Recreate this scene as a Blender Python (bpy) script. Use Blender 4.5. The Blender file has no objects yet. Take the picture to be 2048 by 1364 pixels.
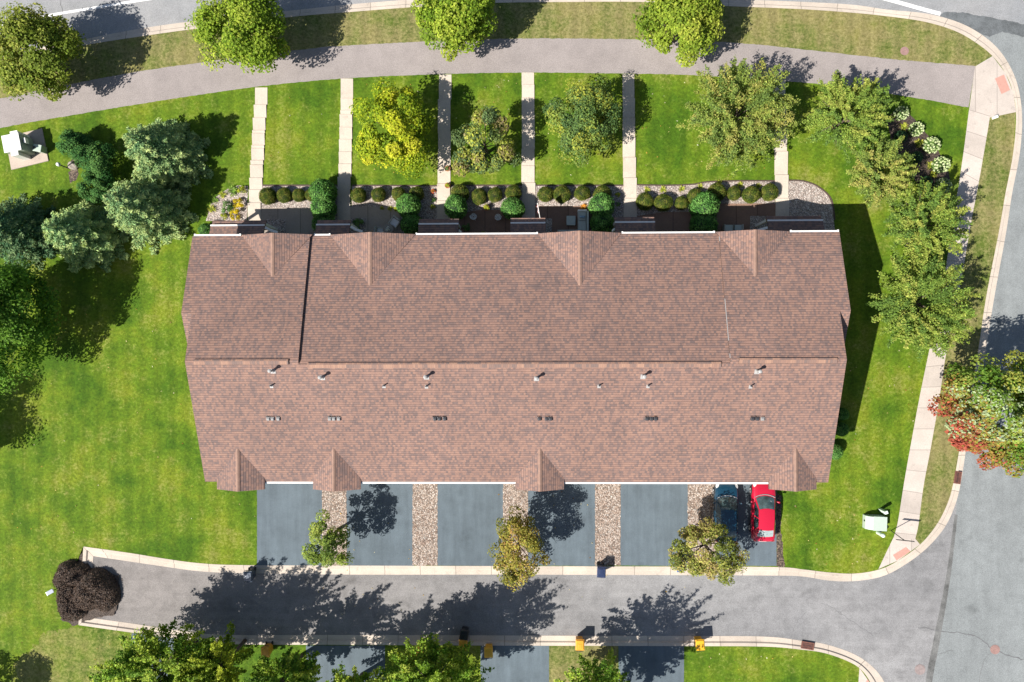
import bpy, bmesh, math, random
import numpy as np
from mathutils import Vector, Matrix

rad = math.radians
SC = bpy.context.scene
COL = SC.collection

# ------------------------------------------------------------------ camera
H = 52.5                      # drone height above the lawn, metres
F = 2048 * 24 / 36            # focal length in photo pixels
TA, TB, TC = rad(1.23), rad(-0.12), rad(-0.18)


def rotmat(a, b, c):
    ca, sa, cb, sb, cc, s_ = math.cos(a), math.sin(a), math.cos(b), math.sin(b), math.cos(c), math.sin(c)
    Ry = np.array([[ca, 0, sa], [0, 1, 0], [-sa, 0, ca]])
    Rx = np.array([[1, 0, 0], [0, cb, -sb], [0, sb, cb]])
    Rz = np.array([[cc, -s_, 0], [s_, cc, 0], [0, 0, 1]])
    return Rz @ Rx @ Ry


RM = rotmat(TA, TB, TC)
cam_d = bpy.data.cameras.new('camera')
cam = bpy.data.objects.new('camera', cam_d)
COL.objects.link(cam)
cam_d.sensor_width = 36
cam_d.lens = 24
cam_d.clip_end = 2000
m4 = Matrix([list(RM[i]) + [0] for i in range(3)] + [[0, 0, 0, 1]])
m4.translation = (0, 0, H)
cam.matrix_world = m4
SC.camera = cam

# ------------------------------------------------------------------ light
AZ, EL = rad(32.4), rad(46.3)          # shadows point to AZ (from +x to +y)
world = bpy.data.worlds.new('World')
SC.world = world
world.use_nodes = True
wn = world.node_tree
bg = wn.nodes['Background']
sky = wn.nodes.new('ShaderNodeTexSky')
sky.sky_type = 'NISHITA'
sky.sun_disc = False
sky.sun_elevation = EL
sky.sun_rotation = math.atan2(-math.cos(AZ), -math.sin(AZ))
wn.links.new(sky.outputs[0], bg.inputs[0])
bg.inputs[1].default_value = 0.062
sun_d = bpy.data.lights.new('sun', 'SUN')
sun_d.energy = 4.9
sun_d.angle = rad(0.5)
sun_d.color = (1.0, 0.955, 0.89)
sun = bpy.data.objects.new('sun', sun_d)
COL.objects.link(sun)
sdir = Vector((math.cos(AZ) * math.cos(EL), math.sin(AZ) * math.cos(EL), -math.sin(EL)))
sun.rotation_euler = sdir.to_track_quat('-Z', 'Y').to_euler()
sun.location = (-40, -30, 60)
SC.view_settings.view_transform = 'Standard'
SC.view_settings.look = 'None'
SC.view_settings.exposure = 0.80
SC.view_settings.gamma = 1
SC.render.engine = 'CYCLES'
SC.cycles.max_bounces = 6
SC.cycles.transparent_max_bounces = 4


# ------------------------------------------------------------------ helpers
def gp(px, py, z=0.0):
    """photo pixel (2048 wide) -> point of the place at height z"""
    d = RM @ np.array([(px - 1024) / F, (682 - py) / F, -1.0])
    t = (z - H) / d[2]
    return Vector((d[0] * t, d[1] * t, z))


def tag(o, label, cat, group=None, kind=None):
    o['label'] = label
    o['category'] = cat
    if group:
        o['group'] = group
    if kind:
        o['kind'] = kind
    return o


def empty(name, loc, rz=0, label=None, cat=None, group=None):
    o = bpy.data.objects.new(name, None)
    COL.objects.link(o)
    o.location = loc
    o.rotation_euler = (0, 0, rz)
    if label:
        tag(o, label, cat, group)
    return o


def link(name, me, parent=None):
    o = bpy.data.objects.new(name, me)
    COL.objects.link(o)
    if parent:
        o.parent = parent
    return o


def copy_tree(o, parent=None):
    c = o.copy()
    COL.objects.link(c)
    c.parent = parent
    for ch in list(o.children):
        copy_tree(ch, c)
    return c


class MB:
    """collects faces, builds ONE mesh"""

    def __init__(s):
        s.v, s.f, s.uv, s.mi = [], [], [], []

    def face(s, pts, uv=None, mi=0):
        n = len(s.v)
        s.v += [tuple(p) for p in pts]
        s.f.append(list(range(n, n + len(pts))))
        s.uv.append(uv)
        s.mi.append(mi)

    def box(s, c, size, rz=0, taper=1.0, mi=0, shift=(0, 0)):
        """c = centre of the base"""
        x, y, z = size[0] / 2, size[1] / 2, size[2]
        R = Matrix.Rotation(rz, 3, 'Z')
        c = Vector(c)
        b = [c + R @ Vector((sx * x, sy * y, 0)) for sx, sy in ((-1, -1), (1, -1), (1, 1), (-1, 1))]
        t = [c + R @ Vector((sx * x * taper + shift[0], sy * y * taper + shift[1], z)) for sx, sy in ((-1, -1), (1, -1), (1, 1), (-1, 1))]
        s.face(b[::-1], mi=mi)
        s.face(t, mi=mi)
        for i in range(4):
            j = (i + 1) % 4
            s.face([b[i], b[j], t[j], t[i]], mi=mi)

    def tube(s, pts, rs, n=8, mi=0, cap=True):
        pts = [Vector(p) for p in pts]
        rings = []
        for i, p in enumerate(pts):
            d = (pts[min(i + 1, len(pts) - 1)] - pts[max(i - 1, 0)]).normalized()
            a = d.orthogonal().normalized()
            if rings:
                a = (prev - d * prev.dot(d)).normalized()
            prev = a
            b = d.cross(a)
            r = rs[i] if isinstance(rs, (list, tuple)) else rs
            rings.append([p + a * (r * math.cos(2 * math.pi * k / n)) + b * (r * math.sin(2 * math.pi * k / n)) for k in range(n)])
        for i in range(len(rings) - 1):
            for k in range(n):
                k2 = (k + 1) % n
                s.face([rings[i][k], rings[i][k2], rings[i + 1][k2], rings[i + 1][k]], mi=mi)
        if cap:
            s.face(rings[0][::-1], mi=mi)
            s.face(rings[-1], mi=mi)

    def lathe(s, c, prof, n=16, mi=0):
        """prof = [(r, z)] from bottom to top"""
        c = Vector(c)
        rings = [[c + Vector((r * math.cos(2 * math.pi * k / n), r * math.sin(2 * math.pi * k / n), z)) for k in range(n)] for r, z in prof]
        for i in range(len(rings) - 1):
            for k in range(n):
                k2 = (k + 1) % n
                s.face([rings[i][k], rings[i][k2], rings[i + 1][k2], rings[i + 1][k]], mi=mi)
        s.face(rings[0][::-1], mi=mi)
        s.face(rings[-1], mi=mi)

    def slab(s, pts, th, mi=0, mi_side=1, uvo=(0, 0)):
        """flat roof/board slab: top face pts (counter-clockwise from above), metres as uv"""
        pts = [Vector(p) for p in pts]
        n = Vector((0, 0, 0))
        for i in range(len(pts)):
            a, b = pts[i], pts[(i + 1) % len(pts)]
            n += Vector(((a.y - b.y) * (a.z + b.z), (a.z - b.z) * (a.x + b.x), (a.x - b.x) * (a.y + b.y)))
        n.normalize()
        e = Vector((0, 0, 1)).cross(n)
        e = Vector((1, 0, 0)) if e.length < 1e-4 else e.normalized()
        up = n.cross(e)
        s.face(pts, [(p.dot(e) + uvo[0], p.dot(up) + uvo[1]) for p in pts], mi)
        lo = [p - Vector((0, 0, th)) for p in pts]
        s.face(lo[::-1], mi=mi_side)
        for i in range(len(pts)):
            j = (i + 1) % len(pts)
            s.face([pts[i], lo[i], lo[j], pts[j]], mi=mi_side)

    def build(s, name, mats, parent=None, smooth=False, bevel=0, merge=False):
        me = bpy.data.meshes.new(name)
        me.from_pydata(s.v, [], s.f)
        if not isinstance(mats, (list, tuple)):
            mats = [mats]
        for m in mats:
            me.materials.append(m)
        me.polygons.foreach_set('material_index', s.mi)
        if any(u is not None for u in s.uv):
            l = me.uv_layers.new(name='UVMap')
            k = 0
            for f, u in zip(s.f, s.uv):
                for i in range(len(f)):
                    l.data[k].uv = u[i] if u else (0, 0)
                    k += 1
        if merge or smooth or bevel:
            bm = bmesh.new()
            bm.from_mesh(me)
            bmesh.ops.remove_doubles(bm, verts=bm.verts, dist=0.0005)
            bmesh.ops.recalc_face_normals(bm, faces=bm.faces)
            if bevel:
                eds = [e for e in bm.edges if len(e.link_faces) == 2 and e.calc_face_angle(0) > 0.6]
                bmesh.ops.bevel(bm, geom=eds, offset=bevel, segments=2, affect='EDGES', profile=0.6, clamp_overlap=True)
            bm.to_mesh(me)
            bm.free()
        if smooth:
            me.polygons.foreach_set('use_smooth', [True] * len(me.polygons))
        me.update()
        return link(name, me, parent)


# ------------------------------------------------------------------ materials
def mat(name):
    m = bpy.data.materials.new(name)
    m.use_nodes = True
    nt = m.node_tree
    return m, nt, nt.nodes['Principled BSDF']


def nd(nt, t, ins=None, **props):
    n = nt.nodes.new(t)
    for k, v in props.items():
        setattr(n, k, v)
    for k, v in (ins or {}).items():
        if isinstance(v, bpy.types.NodeSocket):
            nt.links.new(v, n.inputs[k])
        else:
            n.inputs[k].default_value = v
    return n


def c4(c):
    return (c[0], c[1], c[2], 1)


def pos(nt):
    return nt.nodes.new('ShaderNodeNewGeometry').outputs['Position']


def noise(nt, vec, scale, detail=3, rough=0.6, **k):
    return nd(nt, 'ShaderNodeTexNoise', {'Vector': vec, 'Scale': scale, 'Detail': detail, 'Roughness': rough}, **k).outputs['Fac']


def ramp(nt, fac, stops):
    r = nt.nodes.new('ShaderNodeValToRGB')
    nt.links.new(fac, r.inputs[0])
    els = r.color_ramp.elements
    els[0].position, els[0].color = stops[0][0], c4(stops[0][1]) if not isinstance(stops[0][1], float) else (stops[0][1],) * 3 + (1,)
    els[1].position, els[1].color = stops[-1][0], c4(stops[-1][1]) if not isinstance(stops[-1][1], float) else (stops[-1][1],) * 3 + (1,)
    for p, c in stops[1:-1]:
        e = els.new(p)
        e.color = c4(c) if not isinstance(c, float) else (c, c, c, 1)
    return r.outputs[0]


def mix(nt, fac, a, b, mode='MIX'):
    n = nt.nodes.new('ShaderNodeMix')
    n.data_type = 'RGBA'
    n.blend_type = mode
    for s, v in ((n.inputs[0], fac), (n.inputs[6], a), (n.inputs[7], b)):
        if isinstance(v, bpy.types.NodeSocket):
            nt.links.new(v, s)
        elif s == n.inputs[0]:
            s.default_value = v
        else:
            s.default_value = c4(v) if len(v) == 3 else v
    return n.outputs[2]


def bump(nt, b, h, strength, dist):
    n = nd(nt, 'ShaderNodeBump', {'Height': h, 'Strength': strength, 'Distance': dist})
    nt.links.new(n.outputs[0], b.inputs['Normal'])


def flat(name, col, rough=0.6, metal=0.0, spec=0.5, var=0.12, scale=6.0, coat=0.0):
    m, nt, b = mat(name)
    tc = nt.nodes.new('ShaderNodeTexCoord').outputs['Object']
    f = noise(nt, tc, scale, 4)
    lo = tuple(c * (1 - var) for c in col)
    hi = tuple(min(1, c * (1 + var)) for c in col)
    nt.links.new(ramp(nt, f, [(0.3, lo), (0.7, hi)]), b.inputs['Base Color'])
    b.inputs['Roughness'].default_value = rough
    b.inputs['Metallic'].default_value = metal
    b.inputs['Specular IOR Level'].default_value = spec
    b.inputs['Coat Weight'].default_value = coat
    b.inputs['Coat Roughness'].default_value = 0.05
    return m


def grass_mat(name, dry, lush=(0.050, 0.108, 0.006), mid=(0.096, 0.160, 0.009), straw=(0.23, 0.205, 0.075)):
    m, nt, b = mat(name)
    p = pos(nt)
    big = noise(nt, p, 0.22, 5, 0.66)
    med = noise(nt, p, 0.62, 5, 0.7)
    fine = noise(nt, p, 4.5, 4, 0.75)
    hair = noise(nt, p, 19.0, 3, 0.8)
    base = ramp(nt, big, [(0.38, lush), (0.5, mid), (0.62, (mid[0] * 1.55, mid[1] * 1.2, mid[2] * 1.4))])
    s = nd(nt, 'ShaderNodeMath', {0: med, 1: big}, operation='ADD').outputs[0]
    s2 = nd(nt, 'ShaderNodeMath', {0: s, 1: fine}, operation='ADD').outputs[0]
    drymask = ramp(nt, nd(nt, 'ShaderNodeMath', {0: s2, 1: 0.3333}, operation='MULTIPLY').outputs[0],
                   [(0.565 - dry * 0.16, 0.0), (0.70 - dry * 0.16, 0.8)])
    c = mix(nt, drymask, base, straw)
    c = mix(nt, 1.0, c, ramp(nt, fine, [(0.30, 0.58), (0.5, 1.0), (0.70, 1.42)]), 'MULTIPLY')
    c = mix(nt, 1.0, c, ramp(nt, hair, [(0.30, 0.62), (0.5, 1.0), (0.70, 1.42)]), 'MULTIPLY')
    # mowing passes, faint and broken up
    px_ = nd(nt, 'ShaderNodeSeparateXYZ', {0: p})
    ang = nd(nt, 'ShaderNodeMath', {0: nd(nt, 'ShaderNodeMath', {0: px_.outputs[0], 1: 5.4}, operation='MULTIPLY').outputs[0], 1: nd(nt, 'ShaderNodeMath', {0: big, 1: 6.0}, operation='MULTIPLY').outputs[0]}, operation='ADD').outputs[0]
    st = nd(nt, 'ShaderNodeMath', {0: ang}, operation='SINE').outputs[0]
    st = nd(nt, 'ShaderNodeMath', {0: st, 1: med}, operation='MULTIPLY').outputs[0]
    c = mix(nt, 1.0, c, ramp(nt, nd(nt, 'ShaderNodeMath', {0: st, 1: 0.5}, operation='ADD').outputs[0], [(0.0, 0.91), (1.0, 1.09)]), 'MULTIPLY')
    nt.links.new(c, b.inputs['Base Color'])
    b.inputs['Roughness'].default_value = 0.85
    b.inputs['Specular IOR Level'].default_value = 0.15
    bump(nt, b, hair, 0.8, 0.05)
    return m


def asphalt_mat(name, col, var=0.14, warm=None, stain=0.25, grain=0.35, streak=None, far=None):
    m, nt, b = mat(name)
    p = pos(nt)
    big = noise(nt, p, 0.14, 5, 0.6)
    med = noise(nt, p, 0.9, 5, 0.7)
    gr = noise(nt, p, 17, 3, 0.85)
    lo = tuple(c * (1 - var) for c in col)
    hi = tuple(c * (1 + var) for c in (warm or col))
    c = ramp(nt, big, [(0.33, lo), (0.67, hi)])
    c = mix(nt, 1.0, c, ramp(nt, med, [(0.32, 1 - stain), (0.55, 1.0), (0.8, 1.0 + stain * 0.4)]), 'MULTIPLY')
    c = mix(nt, 1.0, c, ramp(nt, gr, [(0.3, 1 - grain), (0.5, 1.0), (0.7, 1 + grain)]), 'MULTIPLY')
    if far:
        sx = nd(nt, 'ShaderNodeSeparateXYZ', {0: p}).outputs[0]
        k = nd(nt, 'ShaderNodeMapRange', {0: sx, 1: -30.0, 2: 12.0, 3: 1.0, 4: 0.0}).outputs[0]
        c = mix(nt, k, c, mix(nt, 1.0, c, far, 'MULTIPLY'))
    if streak:
        sv = nd(nt, 'ShaderNodeVectorMath', {0: p, 1: streak[:3]}, operation='MULTIPLY').outputs[0]
        c = mix(nt, 1.0, c, ramp(nt, noise(nt, sv, 1.0, 4, 0.65), [(0.3, 1 - streak[3]), (0.5, 1.0), (0.72, 1 + streak[3])]), 'MULTIPLY')
        oil = noise(nt, p, 0.55, 2, 0.5)
        c = mix(nt, 1.0, c, ramp(nt, oil, [(0.22, 0.72), (0.34, 1.0), (1.0, 1.0)]), 'MULTIPLY')
    nt.links.new(c, b.inputs['Base Color'])
    b.inputs['Roughness'].default_value = 0.88
    b.inputs['Specular IOR Level'].default_value = 0.3
    bump(nt, b, gr, 0.4, 0.02)
    return m


def concrete_mat(name, col, joint=0.0, var=0.12, jcol=0.45):
    """joint: spacing of cross joints along the uv's u, in metres"""
    m, nt, b = mat(name)
    p = pos(nt)
    big = noise(nt, p, 0.5, 5, 0.65)
    gr = noise(nt, p, 14, 3, 0.8)
    lo = tuple(c * (1 - var) for c in col)
    hi = tuple(min(0.85, c * (1 + var)) for c in col)
    c = ramp(nt, big, [(0.3, lo), (0.7, hi)])
    c = mix(nt, 1.0, c, ramp(nt, gr, [(0.3, 0.86), (0.7, 1.13)]), 'MULTIPLY')
    st = noise(nt, p, 1.7, 5, 0.75)
    c = mix(nt, 1.0, c, ramp(nt, st, [(0.28, 0.72), (0.42, 1.0), (0.9, 1.03)]), 'MULTIPLY')
    if joint:
        uv = nt.nodes.new('ShaderNodeUVMap').outputs[0]
        sx = nd(nt, 'ShaderNodeSeparateXYZ', {0: uv}).outputs[0]
        q = nd(nt, 'ShaderNodeMath', {0: sx, 1: joint}, operation='DIVIDE').outputs[0]
        fr = nd(nt, 'ShaderNodeMath', {0: q}, operation='FRACT').outputs[0]
        j = nd(nt, 'ShaderNodeMath', {0: fr, 1: 0.045 / joint}, operation='LESS_THAN').outputs[0]
        # every poured section is a little different
        fl = nd(nt, 'ShaderNodeMath', {0: q}, operation='FLOOR').outputs[0]
        wn_ = nd(nt, 'ShaderNodeTexWhiteNoise', {'W': fl}, noise_dimensions='1D').outputs['Value']
        c = mix(nt, 1.0, c, ramp(nt, wn_, [(0.0, 0.90), (1.0, 1.06)]), 'MULTIPLY')
        c = mix(nt, j, c, tuple(x * jcol for x in col))
    nt.links.new(c, b.inputs['Base Color'])
    b.inputs['Roughness'].default_value = 0.85
    b.inputs['Specular IOR Level'].default_value = 0.3
    bump(nt, b, gr, 0.25, 0.01)
    return m


def stones_mat(name, cols, scale, dark=0.3):
    m, nt, b = mat(name)
    p = pos(nt)
    v = nd(nt, 'ShaderNodeTexVoronoi', {'Vector': p, 'Scale': scale, 'Randomness': 1.0})
    sep = nd(nt, 'ShaderNodeSeparateColor', {0: v.outputs['Color']})
    n = len(cols)
    c = ramp(nt, sep.outputs[0], [(i / (n - 1), cc) for i, cc in enumerate(cols)])
    ed = ramp(nt, v.outputs['Distance'], [(0.25, 1.0), (0.62, dark)])
    c = mix(nt, 1.0, c, ed, 'MULTIPLY')
    nt.links.new(c, b.inputs['Base Color'])
    b.inputs['Roughness'].default_value = 0.8
    inv = nd(nt, 'ShaderNodeMath', {0: 1.0, 1: v.outputs['Distance']}, operation='SUBTRACT').outputs[0]
    bump(nt, b, inv, 0.8, 0.05)
    return m


def shingle_mat(name, w=0.16, h=0.165):
    m, nt, b = mat(name)
    uv = nt.nodes.new('ShaderNodeUVMap').outputs[0]
    p = pos(nt)
    wob = nd(nt, 'ShaderNodeVectorMath', {0: uv, 1: (0, 0, 0)}, operation='ADD').outputs[0]
    br = nd(nt, 'ShaderNodeTexBrick', {'Vector': wob, 'Color1': (0, 0, 0, 1), 'Color2': (1, 1, 1, 1), 'Mortar': (0.5, 0.5, 0.5, 1), 'Scale': 1.0,
                                       'Mortar Size': 0.0, 'Brick Width': w, 'Row Height': h})
    br.offset = 0.37
    br.offset_frequency = 3
    br.squash = 0.8
    br.squash_frequency = 2
    rnd = nd(nt, 'ShaderNodeSeparateColor', {0: br.outputs['Color']}).outputs[0]
    cl = nd(nt, 'ShaderNodeMath', {0: noise(nt, p, 0.9, 3, 0.7), 1: 0.45}, operation='MULTIPLY').outputs[0]
    tot = nd(nt, 'ShaderNodeMath', {0: rnd, 1: 0.60}, operation='MULTIPLY').outputs[0]
    tot = nd(nt, 'ShaderNodeMath', {0: cl, 1: tot}, operation='ADD').outputs[0]
    c = ramp(nt, tot, [(0.18, (0.136, 0.097, 0.089)), (0.42, (0.182, 0.119, 0.102)), (0.60, (0.226, 0.136, 0.108)), (0.88, (0.268, 0.160, 0.121))])
    # shadow line under the butt edge of every course, put into the colour
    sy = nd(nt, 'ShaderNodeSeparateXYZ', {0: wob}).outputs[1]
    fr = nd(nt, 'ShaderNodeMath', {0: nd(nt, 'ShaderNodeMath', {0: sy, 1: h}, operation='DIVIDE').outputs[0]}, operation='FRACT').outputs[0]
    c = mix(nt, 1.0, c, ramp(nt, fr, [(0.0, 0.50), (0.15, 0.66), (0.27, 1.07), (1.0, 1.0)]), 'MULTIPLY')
    gr = noise(nt, p, 30, 2, 0.8)
    c = mix(nt, 1.0, c, ramp(nt, gr, [(0.3, 0.8), (0.7, 1.2)]), 'MULTIPLY')
    bigv = noise(nt, p, 0.22, 4, 0.6)
    c = mix(nt, 1.0, c, ramp(nt, bigv, [(0.3, 0.90), (0.7, 1.10)]), 'MULTIPLY')
    nt.links.new(c, b.inputs['Base Color'])
    b.inputs['Roughness'].default_value = 0.85
    b.inputs['Specular IOR Level'].default_value = 0.35
    inv = nd(nt, 'ShaderNodeMath', {0: 1.0, 1: fr}, operation='SUBTRACT').outputs[0]
    bump(nt, b, inv, 0.5, 0.02)
    return m


def leaf_mat(name, transl=0.38, rough=0.55, spec=0.14):
    m, nt, b = mat(name)
    a = nd(nt, 'ShaderNodeAttribute', attribute_name='Col').outputs['Color']
    nt.links.new(a, b.inputs['Base Color'])
    b.inputs['Roughness'].default_value = rough
    b.inputs['Specular IOR Level'].default_value = spec
    t = nd(nt, 'ShaderNodeBsdfTranslucent', {'Color': mix(nt, 1.0, a, (1.25, 1.15, 0.5), 'MULTIPLY')})
    mx = nd(nt, 'ShaderNodeMixShader', {0: transl, 1: b.outputs[0], 2: t.outputs[0]})
    nt.links.new(mx.outputs[0], nt.nodes['Material Output'].inputs[0])
    return m


def glass_mat(name, col=(0.012, 0.018, 0.02)):
    m, nt, b = mat(name)
    tc = nt.nodes.new('ShaderNodeTexCoord').outputs['Object']
    f = noise(nt, tc, 2.5, 3)
    nt.links.new(ramp(nt, f, [(0.35, col), (0.7, tuple(x * 2.5 + 0.01 for x in col))]), b.inputs['Base Color'])
    b.inputs['Roughness'].default_value = 0.06
    b.inputs['Specular IOR Level'].default_value = 0.9
    return m


M = {}
M['grass'] = grass_mat('lawn grass', 0.28)
M['grass_dry'] = grass_mat('boulevard grass', 1.0, lush=(0.085, 0.125, 0.018), mid=(0.12, 0.155, 0.026), straw=(0.225, 0.19, 0.085))
M['grass_mid'] = grass_mat('thin lawn grass', 0.8, lush=(0.062, 0.112, 0.010), mid=(0.105, 0.160, 0.014))
M['ground'] = grass_mat('far ground', 0.5)
M['road'] = asphalt_mat('street asphalt', (0.25, 0.258, 0.267), warm=(0.265, 0.262, 0.26), var=0.08, stain=0.14)
M['road_old'] = asphalt_mat('worn street asphalt', (0.208, 0.222, 0.222), var=0.07, stain=0.14, streak=(1.3, 0.10, 1, 0.09))
M['patch'] = asphalt_mat('patched asphalt', (0.125, 0.135, 0.14), stain=0.4)
M['seam'] = asphalt_mat('dirty seam', (0.155, 0.155, 0.15), stain=0.5)
M['lane'] = asphalt_mat('lane asphalt', (0.215, 0.213, 0.215), warm=(0.235, 0.231, 0.230), var=0.10, stain=0.22, grain=0.34, streak=(0.12, 1.6, 1, 0.10), far=(0.90, 0.835, 0.79))
M['path'] = asphalt_mat('path asphalt', (0.275, 0.242, 0.228), var=0.08, stain=0.12)
M['drive'] = asphalt_mat('sealed driveway', (0.106, 0.134, 0.154), var=0.10, stain=0.14, grain=0.16, streak=(2.2, 0.22, 1, 0.13))
M['kerb'] = concrete_mat('kerb concrete', (0.49, 0.42, 0.35), joint=2.75)
M['walk'] = concrete_mat('pavement concrete', (0.47, 0.41, 0.36), joint=1.62, jcol=0.6)
M['slab'] = concrete_mat('front walk concrete', (0.50, 0.43, 0.355))
M['pad'] = concrete_mat('pad concrete', (0.42, 0.345, 0.285))
M['patio'] = concrete_mat('patio concrete', (0.34, 0.285, 0.235), joint=1.75)
M['paver'] = concrete_mat('brown patio', (0.235, 0.145, 0.105), joint=1.6)
M['tactile'] = flat('red tactile', (0.46, 0.245, 0.195), 0.8, var=0.08)
M['paint'] = flat('road paint', (0.72, 0.71, 0.69), 0.7, var=0.1, scale=3)
M['crack'] = flat('tarred crack', (0.12, 0.12, 0.122), 0.8)
M['gravel'] = stones_mat('river gravel', [(0.24, 0.155, 0.115), (0.44, 0.33, 0.255), (0.54, 0.45, 0.38), (0.35, 0.25, 0.19), (0.68, 0.61, 0.54)], 10.5, dark=0.38)
M['gravel_pale'] = stones_mat('pale gravel', [(0.40, 0.31, 0.26), (0.56, 0.47, 0.41), (0.46, 0.37, 0.32), (0.72, 0.66, 0.60)], 11.5, dark=0.4)
M['mulch'] = stones_mat('mulch', [(0.048, 0.031, 0.022), (0.080, 0.054, 0.040), (0.125, 0.090, 0.068), (0.062, 0.040, 0.029)], 13, dark=0.55)
M['soil'] = stones_mat('bare soil', [(0.10, 0.07, 0.05), (0.17, 0.12, 0.085), (0.24, 0.18, 0.12)], 9)
M['edging'] = flat('bed edging', (0.07, 0.045, 0.035), 0.8)
M['shingle'] = shingle_mat('shingles')
def cap_mat(name):
    m, nt, b = mat(name)
    uv = nt.nodes.new('ShaderNodeUVMap').outputs[0]
    u = nd(nt, 'ShaderNodeMath', {0: nd(nt, 'ShaderNodeSeparateXYZ', {0: uv}).outputs[0], 1: 0.15}, operation='DIVIDE').outputs[0]
    big = nd(nt, 'ShaderNodeMath', {0: u, 1: 0.31}, operation='MULTIPLY').outputs[0]
    w1 = nd(nt, 'ShaderNodeTexWhiteNoise', {'W': nd(nt, 'ShaderNodeMath', {0: u}, operation='FLOOR').outputs[0]}, noise_dimensions='1D').outputs['Value']
    w2 = nd(nt, 'ShaderNodeTexWhiteNoise', {'W': nd(nt, 'ShaderNodeMath', {0: big}, operation='FLOOR').outputs[0]}, noise_dimensions='1D').outputs['Value']
    t = nd(nt, 'ShaderNodeMath', {0: nd(nt, 'ShaderNodeMath', {0: w1, 1: 0.4}, operation='MULTIPLY').outputs[0], 1: nd(nt, 'ShaderNodeMath', {0: w2, 1: 0.6}, operation='MULTIPLY').outputs[0]}, operation='ADD').outputs[0]
    c = ramp(nt, t, [(0.2, (0.165, 0.115, 0.100)), (0.5, (0.26, 0.150, 0.110)), (0.9, (0.33, 0.195, 0.135))])
    fr = nd(nt, 'ShaderNodeMath', {0: u}, operation='FRACT').outputs[0]
    c = mix(nt, 1.0, c, ramp(nt, fr, [(0.0, 0.55), (0.12, 1.0), (1.0, 1.0)]), 'MULTIPLY')
    nt.links.new(c, b.inputs['Base Color'])
    b.inputs['Roughness'].default_value = 0.85
    return m


M['cap'] = cap_mat('ridge shingles')
M['capv'] = flat('gable ridge shingles', (0.245, 0.150, 0.112), 0.85, var=0.16, scale=3)
M['white'] = flat('white painted metal', (0.78, 0.76, 0.72), 0.45, var=0.04)
M['fascia'] = flat('brown fascia', (0.10, 0.065, 0.052), 0.7)
M['siding'] = flat('beige siding', (0.42, 0.36, 0.28), 0.7, var=0.05)
M['stonewall'] = stones_mat('stone veneer', [(0.16, 0.12, 0.10), (0.28, 0.22, 0.18), (0.22, 0.18, 0.15)], 4)
M['garage'] = flat('garage door paint', (0.62, 0.57, 0.49), 0.5, var=0.03)
M['door'] = flat('door paint', (0.16, 0.045, 0.035), 0.4)
M['glass'] = glass_mat('window glass')
M['galv'] = flat('grey metal', (0.30, 0.31, 0.32), 0.45, metal=0.5, var=0.1)
M['darkmetal'] = flat('dark metal', (0.06, 0.062, 0.065), 0.45, metal=0.5)
M['vent'] = flat('roof vent metal', (0.10, 0.10, 0.105), 0.3, metal=0.6)
M['ventsheen'] = flat('vent metal with painted sheen', (0.24, 0.235, 0.23), 0.6)  # same vents, paler: the reflected sheen is put into the colour
M['flash'] = flat('flashing', (0.33, 0.32, 0.31), 0.5, var=0.1)
M['bark'] = flat('bark', (0.10, 0.075, 0.055), 0.9, var=0.35, scale=9)
M['leaf'] = leaf_mat('leaves')
M['needle'] = leaf_mat('needles', 0.15, 0.65, 0.10)
M['petal'] = leaf_mat('petals', 0.25, 0.7, 0.2)
M['core'] = flat('shrub twigs', (0.02, 0.028, 0.012), 0.9, var=0.3)
M['red_paint'] = flat('red car paint', (0.46, 0.010, 0.036), 0.28, spec=0.5, var=0.02, coat=0.8)
M['blue_paint'] = flat('dark blue car paint', (0.007, 0.040, 0.072), 0.25, spec=0.5, var=0.02, coat=0.9)
M['tyre'] = flat('tyre rubber', (0.02, 0.02, 0.02), 0.85)
M['rim'] = flat('alloy rim', (0.5, 0.5, 0.5), 0.3, metal=0.9)
M['blackplastic'] = flat('black plastic', (0.02, 0.021, 0.024), 0.4)
M['lamp_clear'] = flat('headlight lens', (0.7, 0.7, 0.68), 0.1, spec=0.9)
M['lamp_red'] = flat('tail light lens', (0.45, 0.01, 0.01), 0.15, spec=0.8)
M['shade'] = flat('rear glass painted glare', (0.27, 0.32, 0.32), 0.3, spec=0.2, var=0.3, scale=5)  # rear car glass: its bright reflection is put into a pale base colour
M['screen'] = glass_mat('windscreen glass', (0.030, 0.052, 0.055))
M['trim'] = flat('grey trim', (0.30, 0.31, 0.32), 0.5)
M['navy'] = flat('navy bin plastic', (0.022, 0.034, 0.085), 0.3, spec=0.7)
M['blackbin'] = flat('blue black bin plastic', (0.035, 0.055, 0.09), 0.2, spec=0.9)
M['bluebin'] = flat('blue bin plastic', (0.025, 0.085, 0.24), 0.4)
M['yellow'] = flat('yellow bin plastic', (0.72, 0.37, 0.02), 0.4, var=0.12, scale=3)
M['orange'] = flat('amber bin plastic', (0.66, 0.30, 0.03), 0.4, var=0.2, scale=3)
M['padgreen'] = flat('pale green enamel', (0.40, 0.47, 0.40), 0.45, var=0.05)
M['postgreen'] = flat('pale green plastic', (0.60, 0.70, 0.60), 0.5, var=0.06)
M['cabinet'] = flat('off white enamel', (0.74, 0.73, 0.69), 0.4, var=0.06)
M['cabgreen'] = flat('grey green enamel', (0.33, 0.37, 0.31), 0.45, var=0.06)
M['rust'] = flat('rusty iron', (0.15, 0.06, 0.042), 0.8, var=0.35, scale=12)
M['rustpink'] = flat('faded rusty iron', (0.27, 0.165, 0.145), 0.8, var=0.2, scale=10)
M['rustroad'] = flat('asphalt-stained iron', (0.25, 0.20, 0.19), 0.8, var=0.2, scale=5)
M['stone'] = flat('grey boulder', (0.30, 0.26, 0.22), 0.85, var=0.3)
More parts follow.
